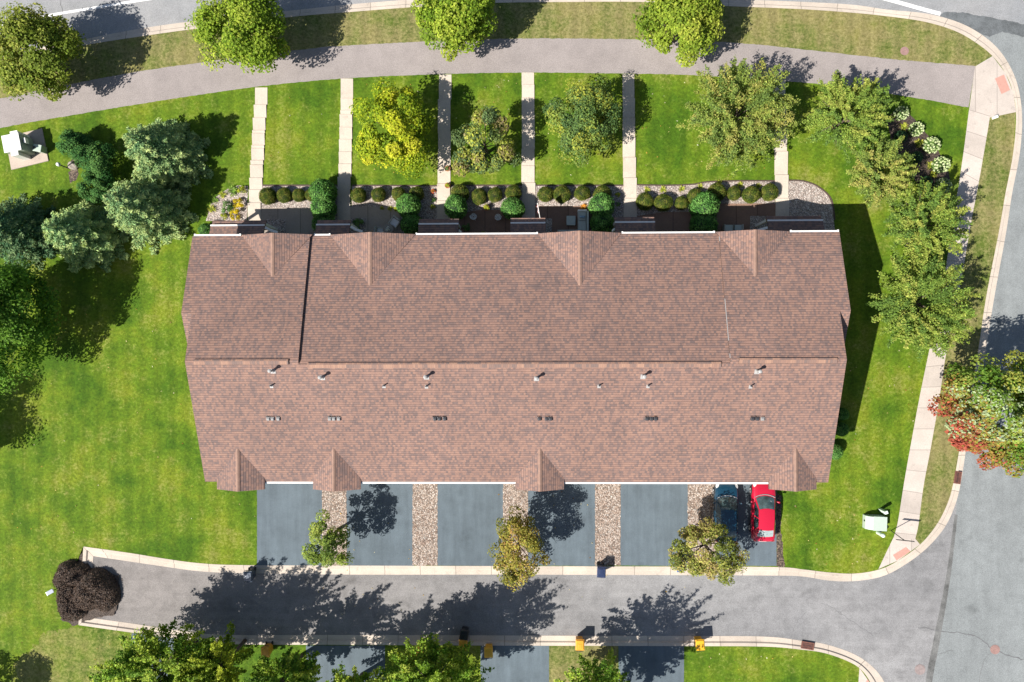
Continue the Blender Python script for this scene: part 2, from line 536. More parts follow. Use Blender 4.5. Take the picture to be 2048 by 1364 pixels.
M['wicker'] = flat('pale wicker', (0.40, 0.40, 0.36), 0.7, var=0.12, scale=22)
M['cushion'] = flat('grey green cushion', (0.42, 0.46, 0.42), 0.85, var=0.06)
M['cushion_white'] = flat('white cushion', (0.68, 0.68, 0.66), 0.85, var=0.06)
M['pillow'] = flat('blue patterned pillow', (0.22, 0.33, 0.42), 0.85, var=0.5, scale=9)
M['iron_white'] = flat('white wrought iron', (0.72, 0.75, 0.76), 0.5, var=0.05)
M['tabletop'] = flat('mottled table top', (0.25, 0.22, 0.18), 0.5, var=0.25, scale=16)
M['terracotta'] = flat('terracotta', (0.34, 0.13, 0.06), 0.8, var=0.12)
M['signmetal'] = flat('sign metal', (0.40, 0.43, 0.50), 0.35, metal=0.4)
M['flagwhite'] = flat('flag cloth white', (0.72, 0.66, 0.66), 0.8)
M['flagred'] = flat('flag cloth red', (0.42, 0.10, 0.10), 0.8)


# ------------------------------------------------------------------ the setting
def structure(o):
    o['kind'] = 'structure'
    return o


def cr(pts, per=8):
    """Catmull-Rom through tuples"""
    P = [np.array(p, float) for p in pts]
    P = [2 * P[0] - P[1]] + P + [2 * P[-1] - P[-2]]
    out = []
    for i in range(1, len(P) - 2):
        for k in range(per):
            t = k / per
            a, b, c, d = P[i - 1], P[i], P[i + 1], P[i + 2]
            out.append(0.5 * ((2 * b) + (c - a) * t + (2 * a - 5 * b + 4 * c - d) * t * t + (3 * b - a - 3 * c + d) * t ** 3))
    out.append(P[-2])
    return out


def sheet(name, px, z, m, kind='structure', smooth=0, wob=0.0, seed=0):
    pts = cr(px, smooth) if smooth else [np.array(p, float) for p in px]
    if wob:
        rng = random.Random(seed)
        q = []
        n = len(pts)
        for i in range(n):
            a, b = pts[i], pts[(i + 1) % n]
            L = np.linalg.norm(b - a)
            k = max(1, int(L / 5))
            for j in range(k):
                t = j / k
                q.append(a + (b - a) * t + np.array([rng.uniform(-wob, wob), rng.uniform(-wob, wob)]))
        pts = q
    W = [gp(p[0], p[1], z) for p in pts]
    area = sum(W[i].x * W[(i + 1) % len(W)].y - W[(i + 1) % len(W)].x * W[i].y for i in range(len(W)))
    if area < 0:
        W = W[::-1]
    b = MB()
    b.face(W, [(p.x, p.y) for p in W])
    o = b.build(name, m)
    o['kind'] = kind
    return o


def strip(name, pairs, prof, m, per=8, uoff=0.0):
    """pairs of photo points (inner, outer); prof = [(t, z)] across"""
    s = cr([(a[0], a[1], b[0], b[1]) for a, b in pairs], per)
    A = [gp(p[0], p[1], 0) for p in s]
    B = [gp(p[2], p[3], 0) for p in s]
    u = uoff
    b = MB()
    rows = []
    for i in range(len(A)):
        if i:
            u += ((A[i] + B[i]) / 2 - (A[i - 1] + B[i - 1]) / 2).length
        row = []
        for t, z in prof:
            p = A[i].lerp(B[i], t)
            p.z = z
            row.append((p, (u, t)))
        rows.append(row)
    flip = (A[1] - A[0]).cross(B[0] - A[0]).z < 0
    for i in range(len(rows) - 1):
        for k in range(len(prof) - 1):
            q = [rows[i][k], rows[i + 1][k], rows[i + 1][k + 1], rows[i][k + 1]]
            if flip:
                q = q[::-1]
            b.face([x[0] for x in q], [x[1] for x in q])
    return structure(b.build(name, m))


# ground to the horizon, then the street half a kerb below the lawn
gb = MB()
gb.face([(-1500, -1500, -0.16), (1500, -1500, -0.16), (1500, 1500, -0.16), (-1500, 1500, -0.16)])
structure(gb.build('ground', M['ground']))
sheet('street', [(-1200, -150), (2330, -200), (2330, 2000), (-1200, 2000)], -0.105, M['road'])
sheet('street_worn_lane', [(1865, 36), (1900, 30), (1975, 42), (2060, 62), (2330, 100), (2330, 2000), (1820, 2000), (1838, 1500), (1857, 1364), (1871, 1284), (1895, 1158),
                           (1913, 1020), (1860, 1000), (1890, 700), (1950, 300), (1960, 130)], -0.101, M['road_old'])
sheet('lane', [(150, 1080), (1690, 1130), (1830, 1070), (1914, 1006), (1895, 1158), (1871, 1284), (1857, 1364), (1838, 1500), (1690, 1500), (1690, 1310), (150, 1310)], -0.1005, M['lane'])
sheet('street_patch', [(1876, 36), (1888, 24), (1925, 25), (1965, 32), (2010, 40), (2050, 49), (2110, 55), (2110, 78), (2050, 74), (2005, 64), (1978, 74), (1958, 66), (1930, 52), (1902, 45), (1890, 47)],
      -0.096, M['patch'], wob=1.2, seed=3)
strip('street_seam', [((1911, 1030), (1917, 1030)), ((1893, 1158), (1902, 1158)), ((1868, 1284), (1881, 1284)), ((1853, 1364), (1866, 1364)), ((1838, 1500), (1848, 1500))],
      [(0, -0.096), (1, -0.096)], M['seam'])
KG = [((-1200, 470), (-1200, 456)), ((-600, 282), (-600, 268)), ((-150, 160), (-150, 146)), ((0, 124), (0, 110)), ((154, 93), (154, 80)), ((280, 73), (280, 56)), ((403, 56), (403, 39)), ((581, 34), (581, 20)), ((700, 24), (700, 7.5)),
      ((844, 13), (844, -4)), ((981, 6), (981, -12)), ((1130, 4), (1130, -14)), ((1282, 4), (1282, -13)), ((1450, 12), (1450, -4)), ((1597, 18), (1597, 2)), ((1700, 25), (1704, 8)),
      ((1770, 32), (1775, 18)), ((1847, 43), (1855, 26)), ((1908, 61), (1920, 44)), ((1950, 84), (1966, 69)), ((1984, 111), (2000, 99)), ((2010, 145), (2025, 138)), ((2026, 185), (2040, 182)),
      ((2032, 235), (2046, 239)), ((2026, 308), (2041, 308)), ((2011, 386), (2026, 386)), ((1998, 462), (2014, 464)), ((1973, 590), (1991, 590)), ((1960, 676), (1977, 676)), ((1949, 745), (1966, 745)),
      ((1932, 830), (1948, 830)), ((1919, 898), (1934, 898)), ((1908, 960), (1924, 962)), ((1896, 1004), (1912, 1010)), ((1874, 1048), (1891, 1055)), ((1840, 1089), (1854, 1098)),
      ((1796, 1121), (1807, 1133)), ((1758, 1139), (1764, 1154)), ((1710, 1147), (1711, 1163)), ((1660, 1145), (1659, 1162)), ((1608, 1139), (1608, 1154)), ((1550, 1134), (1550, 1152)),
      ((1348, 1133), (1348, 1151)), ((1000, 1132), (1000, 1150)), ((700, 1131), (700, 1150)), ((478, 1130), (478, 1147)), ((396, 1126), (396, 1143)), ((328, 1117), (328, 1134)), ((260, 1106), (260, 1124)), ((167, 1093), (185, 1113))]
KS = [((157, 1250), (174, 1236)), ((263, 1265), (263, 1248)), ((355, 1277), (355, 1262)), ((455, 1288), (455, 1271)), ((700, 1289.5), (700, 1271)), ((1000, 1291), (1000, 1272)), ((1348, 1292), (1348, 1273)),
      ((1526, 1293), (1526, 1274)), ((1601, 1299), (1601, 1282)), ((1649, 1306), (1650, 1289)), ((1697, 1323), (1704, 1307)), ((1724, 1341), (1741, 1330)), ((1743, 1370), (1768, 1362)), ((1755, 1410), (1782, 1405)), ((1770, 1550), (1797, 1550)), ((1780, 1950), (1807, 1950))]
KP = [(0, -0.17), (0, 0.012), (0.34, 0.012), (0.46, -0.080), (1, -0.090), (1, -0.17)]
strip('kerb', KG, KP, M['kerb'], 6)
strip('kerb', [KG[-1], ((162, 1171), (180, 1174)), KS[0]], KP, M['kerb'], 3)
strip('kerb', KS, KP, M['kerb'], 6)
g1 = [tuple(p[:2]) for p in cr([a for a, b in KG], 6)]
g2 = [tuple(p[:2]) for p in cr([a for a, b in KS], 6)]
sheet('lawn', g1 + g2 + [(1780, 2000), (-1200, 2000)], 0.0, M['grass'])


def seg(line, x0, x1):
    return [p for p in line if x0 <= p[0] <= x1]


PN = [(-1200, 545), (-600, 353), (-150, 232), (0, 197), (253, 147), (403, 125), (444, 119), (622, 97), (680, 92), (851, 83), (1042, 77), (1295, 79), (1478, 86), (1645, 103), (1792, 119), (1951, 132)]
PS = [(-1200, 604), (-600, 412), (-150, 291), (0, 256), (164, 227), (342, 198), (509, 174), (684, 157), (885, 148), (1056, 145), (1240, 147), (1399, 151), (1649, 169), (1820, 194), (1937, 215)]
pn = [tuple(p) for p in cr(PN, 6)]
ps = [tuple(p) for p in cr(PS, 6)]
top_grass = [p for i, p in enumerate(g1) if p[1] < 480 and i < len(g1) * 0.43]
top_grass = [p for p in top_grass if p[0] < 1984 and not (p[0] > 1900 and p[1] > 113)]
sheet('boulevard_grass', top_grass + [(1984, 111), (1951, 132)] + pn[::-1], 0.004, M['grass_dry'])
sheet('path', pn + ps[::-1], 0.008, M['path'], wob=0.5)
SW = [((1938, 219), (1980, 232)), ((1929, 290), (1968, 304)), ((1920, 352), (1956, 372)), ((1906, 440), (1942, 445)), ((1886, 566), (1921, 566)), ((1857, 707), (1893, 702)), ((1838, 800), (1878, 800)),
      ((1820, 898), (1861, 898)), ((1808, 966), (1847, 972)), ((1796, 1042), (1837, 1048)), ((1787, 1076), (1830, 1079))]
east = [((2031, 222)), (2026, 308), (2011, 386), (1998, 462), (1973, 590), (1960, 676), (1949, 745), (1932, 830), (1919, 898), (1908, 960), (1896, 1004), (1874, 1048), (1840, 1089)]
sheet('boulevard_grass', [tuple(p) for p in cr(east, 5)] + [(1830, 1079)] + [tuple(p) for p in cr([b for a, b in SW][::-1], 5)], 0.004, M['grass_dry'])
sheet('boulevard_grass', [(160, 1253), (262, 1267), (262, 1420), (60, 1420), (30, 1330), (90, 1265)], 0.003, M['grass_mid'], wob=6, seed=5)
sheet('boulevard_grass', [(1098, 1292), (1236, 1292), (1236, 1600), (1098, 1600)], 0.004, M['grass_dry'])
strip('sidewalk', SW, [(0, 0.0), (0, 0.012), (1, 0.012), (1, 0.0)], M['walk'], 5)
sheet('sidewalk_corner', [(1950, 133), (1985, 112), (2011, 146), (2027, 186), (2032, 224), (1980, 235), (1938, 221)], 0.009, M['walk'])
sheet('sidewalk_corner', [(1787, 1075), (1831, 1078), (1840, 1089), (1796, 1121), (1757, 1138), (1772, 1106)], 0.009, M['walk'])
sheet('sidewalk_corner', [(1719, 1336), (1743, 1370), (1755, 1412), (1712, 1430)], 0.009, M['walk'])
for q in ([(1990, 157), (2008, 149), (2020, 180), (2003, 188)], [(1786, 1110), (1812, 1094), (1821, 1103), (1793, 1121)], [(1735, 1358), (1746, 1376), (1738, 1392), (1728, 1372)]):
    sheet('tactile_paving', q, 0.017, M['tactile'])
strip('lane_marking', [((-250, 112), (-250, 118)), ((0, 47), (0, 52)), ((85, 29), (85, 34)), ((180, 13), (180, 18)), ((272, -2), (272, 3)), ((420, -24), (420, -19))], [(0, -0.1), (1, -0.1)], M['paint'])
strip('lane_marking', [((1700, -27), (1697, -20)), ((1800, 0), (1797, 7)), ((1846, 13), (1843, 20)), ((1884, 23), (1881, 30))], [(0, -0.0925), (1, -0.0925)], M['paint'])


def crack(pts, w=0.03, z=-0.094):
    rng = random.Random(len(pts) * 7 + int(pts[0][0]))
    P = [gp(p[0] + rng.uniform(-2, 2), p[1] + rng.uniform(-2, 2), z) for p in cr(pts, 5)]
    b = MB()
    for i in range(len(P) - 1):
        d = (P[i + 1] - P[i]).normalized()
        n = Vector((-d.y, d.x, 0))
        w0, w1 = w * rng.uniform(0.25, 0.9), w * rng.uniform(0.25, 0.9)
        b.face([P[i] - n * w0, P[i + 1] - n * w1, P[i + 1] + n * w1, P[i] + n * w0])
    structure(b.build('street_crack', M['crack']))


crack([(1835, 1254), (1870, 1259), (1900, 1264), (1935, 1268), (1960, 1278), (1985, 1296), (2020, 1312), (2060, 1322)], 0.045)
crack([(1985, 1300), (1965, 1330), (1958, 1375)], 0.02)
crack([(1675, 1222), (1700, 1240), (1735, 1262), (1748, 1272)], 0.018)
crack([(1610, 1225), (1590, 1250), (1580, 1275)], 0.014)
crack([(1640, 1205), (1658, 1212), (1685, 1232)], 0.014)
crack([(1857, 1312), (1880, 1308), (1905, 1300)], 0.02)
crack([(118, -10), (122, 14), (128, 44)], 0.02)
crack([(903, 1190), (905, 1215), (903, 1240)], 0.014)

for x0, x1 in ((514, 645), (692, 826), (874, 1007), (1055, 1191), (1240, 1376), (1432, 1553)):
    sheet('driveway', [(x0, 917), (x1, 917), (x1 + (2 if x0 < 700 else 0), 1132), (x0, 1131)], 0.010, M['drive'], wob=0.25, seed=x0)
for x0, x1 in ((263, 348), (612, 770), (961, 1098), (1237, 1368)):
    sheet('driveway', [(x0, 1291 - (25 if x0 < 300 else 0)), (x1, 1291 - (14 if x0 < 300 else 0)), (x1, 1900), (x0, 1900)], 0.010, M['drive'], wob=0.3, seed=x0)


def stuff(o, label, cat):
    tag(o, label, cat, kind='stuff')
    return o


for i, (x0, x1, w) in enumerate(((645, 692, 'second'), (826, 874, 'third'), (1007, 1055, 'fourth'), (1191, 1240, 'fifth'), (1376, 1432, 'sixth'))):
    a = ('first', 'second', 'third', 'fourth', 'fifth')[i]
    o = sheet('gravel_strip', [(x0 - 1, 917), (x1 + 1, 917), (x1 + 1, 1131), (x0 - 1, 1131)], 0.018, M['gravel'], 'stuff', wob=0.8, seed=i)
    stuff(o, f'tan river gravel strip between the {a} and {w} driveways from the left', 'gravel')
sheet('soil_strip', [(1553, 985), (1563, 990), (1562, 1060), (1570, 1134), (1553, 1133)], 0.006, M['soil'], wob=1.5, seed=9)
sheet('soil_strip', [(143, 312), (158, 318), (157, 340), (154, 358), (140, 366), (136, 346), (144, 332)], 0.006, M['soil'], wob=2, seed=4)

# gravel beds along the north side
BEDS = [([(522, 371), (676, 371), (676, 478), (520, 478)], 'pale gravel bed below the treeless front lawn'),
        ([(704, 371), (876, 372), (876, 478), (702, 478)], 'pale gravel bed below the yellow tree'),
        ([(902, 371), (1044, 371), (1044, 478), (901, 478)], 'pale gravel bed below the sparse mottled tree'),
        ([(1070, 371), (1247, 371), (1247, 478), (1070, 478)], 'pale gravel bed below the blue-green tree'),
        ([(1273, 370), (1330, 371), (1385, 369), (1415, 364), (1470, 362), (1550, 362), (1551, 478), (1273, 478)], 'pale gravel bed below the large olive tree'),
        ([(1576, 361), (1604, 362), (1632, 371), (1655, 389), (1665, 409), (1671, 478), (1577, 478)], 'pale gravel lobe at the north-east corner of the house'),
        ([(496, 372), (474, 371), (455, 378), (434, 392), (420, 410), (412, 442), (494, 442)], 'pale gravel bed holding yellow bushes west of the first walk')]
for i, (q, lab) in enumerate(BEDS):
    stuff(sheet('gravel_bed', q, 0.012, M['gravel_pale'], 'stuff', wob=0.7, seed=20 + i), lab, 'gravel')
for q in ([(522, 371), (676, 371)], [(704, 371), (876, 372)], [(902, 371), (1044, 371)], [(1070, 371), (1247, 371)], [(1273, 370), (1330, 371), (1385, 369), (1415, 364), (1470, 362), (1550, 362)],
          [(1576, 361), (1604, 362), (1632, 371), (1655, 389), (1665, 409), (1669, 440)]):
    strip('bed_edging', [((a, b - 1.6), (a, b + 1.0)) if a < 1640 else ((a + 1.6, b - 1), (a - 1.0, b + 1)) for a, b in q], [(0, 0), (0, 0.035), (1, 0.035), (1, 0)], M['edging'], 4)
for q, m in (([(520, 416), (632, 416), (632, 480), (520, 480)], 'patio'), ([(700, 413), (775, 413), (800, 425), (800, 480), (700, 480)], 'patio'),
             ([(898, 428), (960, 420), (1046, 420), (1046, 480), (898, 480)], 'paver'), ([(1070, 412), (1180, 412), (1180, 480), (1070, 480)], 'paver'),
             ([(1273, 432), (1330, 424), (1425, 424), (1425, 480), (1273, 480)], 'paver'), ([(1432, 407), (1551, 407), (1551, 480), (1432, 480)], 'paver')):
    sheet('patio', q, 0.020, M[m])
for q in ([(533, 438), (571, 438), (571, 480), (533, 480)], [(702, 436), (731, 436), (731, 480), (702, 480)], [(1092, 437), (1104, 437), (1104, 480), (1092, 480)], [(1500, 432), (1536, 432), (1536, 480), (1500, 480)]):
    stuff(sheet('gravel_inset', q, 0.026, M['gravel_pale'], 'stuff', wob=0.5), 'small gravel inset in the patio by porch number %d from the left' % {533: 1, 702: 2, 1092: 4, 1500: 6}[q[0][0]], 'gravel')
o = sheet('mulch_bed', [(1772, 238), (1792, 220), (1814, 222), (1841, 250), (1869, 290), (1892, 326), (1900, 356), (1897, 392), (1860, 398), (1818, 345), (1788, 302)], 0.015, M['mulch'], 'stuff', wob=0.8, seed=8)
stuff(o, 'dark mulch bed under the white hydrangeas by the corner pavement', 'mulch bed')
sheet('soil_strip', [(150, 1140), (166, 1095), (163, 1170), (120, 1240), (150, 1252), (176, 1240), (230, 1230), (240, 1150)], 0.004, M['mulch'], wob=2, seed=2)

# front walks: each slab tips up a little to the north, so its far edge throws a thin shadow
WALKS = [((523, 175, 24.5), (508, 440, 26), [175, 210, 236, 261, 267, 291, 297, 321, 330, 356, 379.5, 406, 441]),
         ((695, 157, 24.5), (687, 440, 26), [157, 197, 221, 229, 255, 279, 304, 328, 354, 378, 404, 441]),
         ((890, 149, 24.5), (887, 440, 26), [149, 169, 199, 232, 267, 301, 333, 368, 402, 441]),
         ((1056, 145, 24.5), (1057, 440, 27), [145, 170, 196, 230, 263, 298, 332, 366, 400, 441]),
         ((1257, 148, 23), (1260, 440, 27), [148, 173, 197, 236, 276, 315, 356, 397, 441]),
         ((1557, 159, 25), (1564, 432, 27), [160, 209, 256, 303, 350, 397, 433])]
for k, (a, c, ys) in enumerate(WALKS):
    b = MB()
    rng = random.Random(k)
    for i in range(len(ys) - 1):
        y0, y1 = ys[i], ys[i + 1]
        if y1 - y0 < 2:
            continue
        t = ((y0 + y1) / 2 - a[1]) / (c[1] - a[1])
        cx = a[0] + (c[0] - a[0]) * t + rng.uniform(-0.8, 0.8)
        w = a[2] + (c[2] - a[2]) * t
        zt, zb = (0.10 if i else 0.02), 0.022
        p = [gp(cx - w / 2, y1 - 0.2), gp(cx + w / 2, y1 - 0.2), gp(cx + w / 2, y0 + 0.2), gp(cx - w / 2, y0 + 0.2)]
        for q, z in zip(p, (zb, zb, zt, zt)):
            q.z = z
        b.slab(p, 0.2, mi=0, mi_side=0)
    structure(b.build('front_walk', M['slab']))
b = MB()
p = [gp(24, 340), gp(98, 322), gp(85, 257), gp(12, 275)]
for q in p:
    q.z = 0.08
b.slab(p, 0.2, 0, 0)
structure(b.build('concrete_pad', M['pad']))

# ------------------------------------------------------------------ the building
XL, XR, XLw, XRw = -22.39, 20.53, -23.10, 21.23
yS, yN, zS, zN = -9.81, 7.23, 5.51, 5.72
kS, kN = 0.325, 0.296
DZ = 0.15                                        # end sections stand this much above the middle on the north slope


def zs(y): return zS + kS * (y - yS)
def zn(y): return zN + kN * (yN - y)
def znm(y): return zn(y) - DZ


yRe = (zN + kN * yN - zS + kS * yS) / (kS + kN)
yRm = (zN - DZ + kN * yN - zS + kS * yS) / (kS + kN)


def on_plane(px, py, f, dz=0.0):
    z = 6.5
    for _ in range(12):
        p = gp(px, py, z)
        z = f(p.y) + dz
    return gp(px, py, z)


xs1, xs2 = on_plane(608, 600, zn).x, on_plane(1450, 600, zn).x
house = empty('townhouse_row', (0, 0, 0), 0, 'long townhouse row under one brown shingle roof with white gutters', 'building')
house['kind'] = 'thing'
TH = 0.20
b = MB()
b.slab([(XL, yS, zS), (XR, yS, zS), (XR, yRe, zs(yRe)), (xs2, yRe, zs(yRe)), (xs2, yRm, zs(yRm)), (xs1, yRm, zs(yRm)), (xs1, yRe, zs(yRe)), (XL, yRe, zs(yRe))], TH, uvo=(50, 50))
b.slab([(XL, yRe, zs(yRe)), (xs1, yRe, zs(yRe)), (xs1, yN, zN), (XLw, yN, zN), (XLw, 1.84, zn(1.84)), (XL, 1.84, zn(1.84))][::1], TH, uvo=(50, 50.07))
b.slab([(xs1, yRm, zs(yRm)), (xs2, yRm, zs(yRm)), (xs2, yN, zN - DZ), (xs1, yN, zN - DZ)], TH, uvo=(50, 50.02))
b.slab([(xs2, yRe, zs(yRe)), (XR, yRe, zs(yRe)), (XR, 1.84, zn(1.84)), (XRw, 1.84, zn(1.84)), (XRw, yN, zN), (xs2, yN, zN)], TH, uvo=(50, 50.11))
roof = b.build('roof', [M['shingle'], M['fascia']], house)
# little saddle roofs closing the wider north part
zb_ = zn(1.84)
for xa, xb in ((XLw, XL + 0.35), (XR - 0.35, XRw)):
    b = MB()
    b.slab([(xa, -0.75, zb_ - 2.59 * 0.39), (xb, -0.75, zb_ - 2.59 * 0.39), (xb, 1.84, zb_ - 0.004), (xa, 1.84, zb_ - 0.004)], 0.14, uvo=(50, 50))
    b.build('saddle_roof', [M['shingle'], M['fascia']], roof)


def ridge_strip(x0, x1, y, name='ridge_cap'):
    b = MB()
    z = zs(y) + 0.09
    n = (x0, x1)
    b.slab([(x0, y - 0.23, z - 0.23 * kS), (x1, y - 0.23, z - 0.23 * kS), (x1, y, z), (x0, y, z)], 0.09, 0, 1, (50, 50.2))
    b.slab([(x0, y, z), (x1, y, z), (x1, y + 0.12, z - 0.12 * kN), (x0, y + 0.12, z - 0.12 * kN)], 0.10, 0, 1, (50.13, 50.2))
    b.build(name, [M['cap'], M['fascia']], roof)


def xat(px, y):
    return gp(px, 722, zs(y)).x


ridge_strip(xat(388, yRe), xat(577, yRe), yRe)
ridge_strip(xat(615, yRm), xat(1442, yRm), yRm)
ridge_strip(xat(1478, yRe), xat(1674, yRe), yRe)

# step trim on the east step: short white pieces
for y0, y1 in ((482, 470), (681, 597), (716, 707)):
    p0, p1 = on_plane(1451, y0, zn), on_plane(1451, y1, zn)
    b = MB()
    yy0, yy1 = p0.y, p1.y
    b.slab([(xs2 - 0.012, yy0, zn(yy0) + 0.004), (xs2 + 0.022, yy0, zn(yy0) + 0.004), (xs2 + 0.022, yy1, zn(yy1) + 0.004), (xs2 - 0.012, yy1, zn(yy1) + 0.004)], 0.07, 0, 0)
    b.build('step_trim', M['flash'], roof)


def gable_cap(f, k, sl):
    """cap shingles along a cross gable's ridge"""
    (xf, yf, zf), (xk, yk, zk) = f, k
    if yf < yk:
        (xf, yf, zf), (xk, yk, zk) = (xk, yk, zk), (xf, yf, zf)
    e, t = 0.13, 0.022
    c = MB()
    c.slab([(xk - e, yk, zk - e * sl + t), (xk, yk, zk + t), (xf, yf, zf + t), (xf - e, yf, zf - e * sl + t)], t, 0, 1, (50, 50.2))
    c.slab([(xk, yk, zk + t), (xk + e, yk, zk - e * sl + t), (xf + e, yf, zf - e * sl + t), (xf, yf, zf + t)], t, 0, 1, (50, 50.2))
    c.build('ridge_cap', [M['capv'], M['fascia']], roof)


# cross gables: north dormer roofs and the smaller ones over the drives
def north_gable(apex, xw, xe, dz):
    f = (lambda y: zn(y)) if dz else (lambda y: znm(y))
    a = on_plane(apex[0], apex[1], f)
    xr = a.x
    yf = yN + 0.06
    zf = f(yN) + 0.03
    x0, x1 = gp(xw, 470, zf).x, gp(xe, 470, zf).x
    b = MB()
    ridge_f, ridge_b = (xr, yf, a.z), (xr, a.y, a.z + 0.004)
    west = [(x0, yf, zf), ridge_b, ridge_f]
    eastp = [(x1, yf, zf), ridge_f, ridge_b]
    b.slab([west[0], west[1], west[2]][::1], 0.14, uvo=(50, 50))
    b.slab(eastp, 0.14, uvo=(50, 50.05))
    b.build('dormer_roof', [M['shingle'], M['fascia']], house)
    gable_cap(ridge_f, ridge_b, (a.z - zf) / (x1 - x0) * 2)
    w = MB()                                     # gable wall below
    yw = yf - 0.35
    w.face([(x0 + 0.5, yw, 0), (x0 + 0.5, yw, zf), (xr, yw, a.z - 0.25), (x1 - 0.5, yw, zf), (x1 - 0.5, yw, 0)])
    w.face([(x0 + 0.5, yw, 0), (x0 + 0.5, yw - 0.5, 0), (x0 + 0.5, yw - 0.5, zf), (x0 + 0.5, yw, zf)])
    w.face([(x1 - 0.5, yw, 0), (x1 - 0.5, yw, zf), (x1 - 0.5, yw - 0.5, zf), (x1 - 0.5, yw - 0.5, 0)])
    w.build('gable_wall', M['siding'], house)
    return xr


DX = [north_gable((545, 553), 483, 625, 1), north_gable((740, 571), 660, 831, 0), north_gable((1160, 571), 1075, 1243, 0), north_gable((1511, 553), 1431, 1580, 1)]


def south_gable(apex, xw, xe, yend):
    a = on_plane(apex[0], apex[1], zs)
    zf = zS + 0.10
    yf = gp(apex[0], yend, zf + 0.2).y
    x0, x1 = gp(xw, 972, zf).x, gp(xe, 972, zf).x
    xr = a.x
    ybk = yS + 0.10 / kS
    b = MB()
    b.slab([(x0, yf, zf), (xr, yf, a.z), (xr, a.y, a.z + 0.004), (x0, ybk, zf)], 0.13, uvo=(50, 50))
    b.slab([(x1, yf, zf), (x1, ybk, zf), (xr, a.y, a.z + 0.004), (xr, yf, a.z)], 0.13, uvo=(50, 50.05))
    b.build('gable_roof', [M['shingle'], M['fascia']], house)
    gable_cap((xr, yf, a.z), (xr, a.y, a.z), (a.z - zf) / (x1 - x0) * 2)
    w = MB()
    yw = yf + 0.3
    w.face([(x0 + 0.3, yw, 0), (x1 - 0.3, yw, 0), (x1 - 0.3, yw, zf), (xr, yw, a.z - 0.2), (x0 + 0.3, yw, zf)])
    w.face([(x0 + 0.3, yw, 0), (x0 + 0.3, yw, zf), (x0 + 0.3, yw + 0.5, zf), (x0 + 0.3, yw + 0.5, 0)])
    w.face([(x1 - 0.3, yw, 0), (x1 - 0.3, yw + 0.5, 0), (x1 - 0.3, yw + 0.5, zf), (x1 - 0.3, yw, zf)])
    w.build('gable_wall', M['stonewall'], house)


for ap, xw, xe in (((475, 897), 434, 529), ((667, 897), 626, 721), ((1080, 897), 1031, 1128), ((1592, 897), 1538, 1633)):
    south_gable(ap, xw, xe, 980)

# walls under the roof
b = MB()
y0, y1 = yS + 0.5, yN - 0.45
xa, xb = XL + 0.4, XR - 0.4


def gable_side(x, flip):
    p = [(x, y0, 0), (x, y1, 0), (x, y1, znm(y1) - 0.22), (x, yRm, zs(yRm) - 0.25), (x, y0, zs(y0) - 0.22)]
    b.face(p[::-1] if flip else p)


gable_side(xa, True)
gable_side(xb, False)
b.face([(xa, y0, 0), (xb, y0, 0), (xb, y0, zs(y0) - 0.22), (xa, y0, zs(y0) - 0.22)])
b.face([(xb, y1, 0), (xa, y1, 0), (xa, y1, znm(y1) - 0.22), (xb, y1, znm(y1) - 0.22)])
for s, xo, xi in ((-1, XLw + 0.4, xa), (1, XRw - 0.4, xb)):
    yw0 = -0.3
    pr = [(yw0, 0), (y1 - 0.01, 0), (y1 - 0.01, zn(y1) - 0.24), (1.84, zb_ - 0.2), (yw0, zb_ - 0.2 - 0.39 * 2.14)]
    f = [(xo, y, z) for y, z in pr]
    b.face(f if s > 0 else f[::-1])
    for i in (0, 4, 1):
        j = (i + 1) % 5
        q = [(xo, *pr[i]), (xo, *pr[j]), (xi, *pr[j]), (xi, *pr[i])]
        b.face(q if s < 0 else q[::-1])
b.build('wall', M['siding'], house)

for x0, x1 in ((514, 645), (692, 826), (874, 1007), (1055, 1191), (1240, 1376), (1432, 1553)):
    xm = (gp(x0, 960).x + gp(x1, 960).x) / 2
    d = MB()
    d.box((xm, y0 - 0.03, 0.03), (4.7, 0.08, 2.15))
    for i in range(4):
        for j in range(8):
            d.box((xm - 2.35 + 0.3 + j * 0.586, y0 - 0.075, 0.12 + i * 0.53), (0.48, 0.02, 0.40))
    d.build('garage_door', M['garage'], house)
    for sx in (-1.2, 1.2):
        w = MB()
        w.box((xm + sx, y0 - 0.03, 3.3), (1.3, 0.1, 1.35))
        wo = w.build('window', M['white'], house)
        g = MB()
        g.box((xm + sx, y0 - 0.085, 3.38), (1.14, 0.03, 1.19))
        g.build('pane', M['glass'], wo)
for s, x in ((-1, XLw + 0.4), (1, XRw - 0.4)):
    for y in (3.0, 5.2):
        for z in (0.9, 3.5):
            w = MB()
            w.box((x + s * 0.02, y, z), (0.08, 1.1, 1.35))
            wo = w.build('window', M['white'], house)
            g = MB()
            g.box((x + s * 0.06, y, z + 0.08), (0.03, 0.95, 1.19))
            g.build('pane', M['glass'], wo)

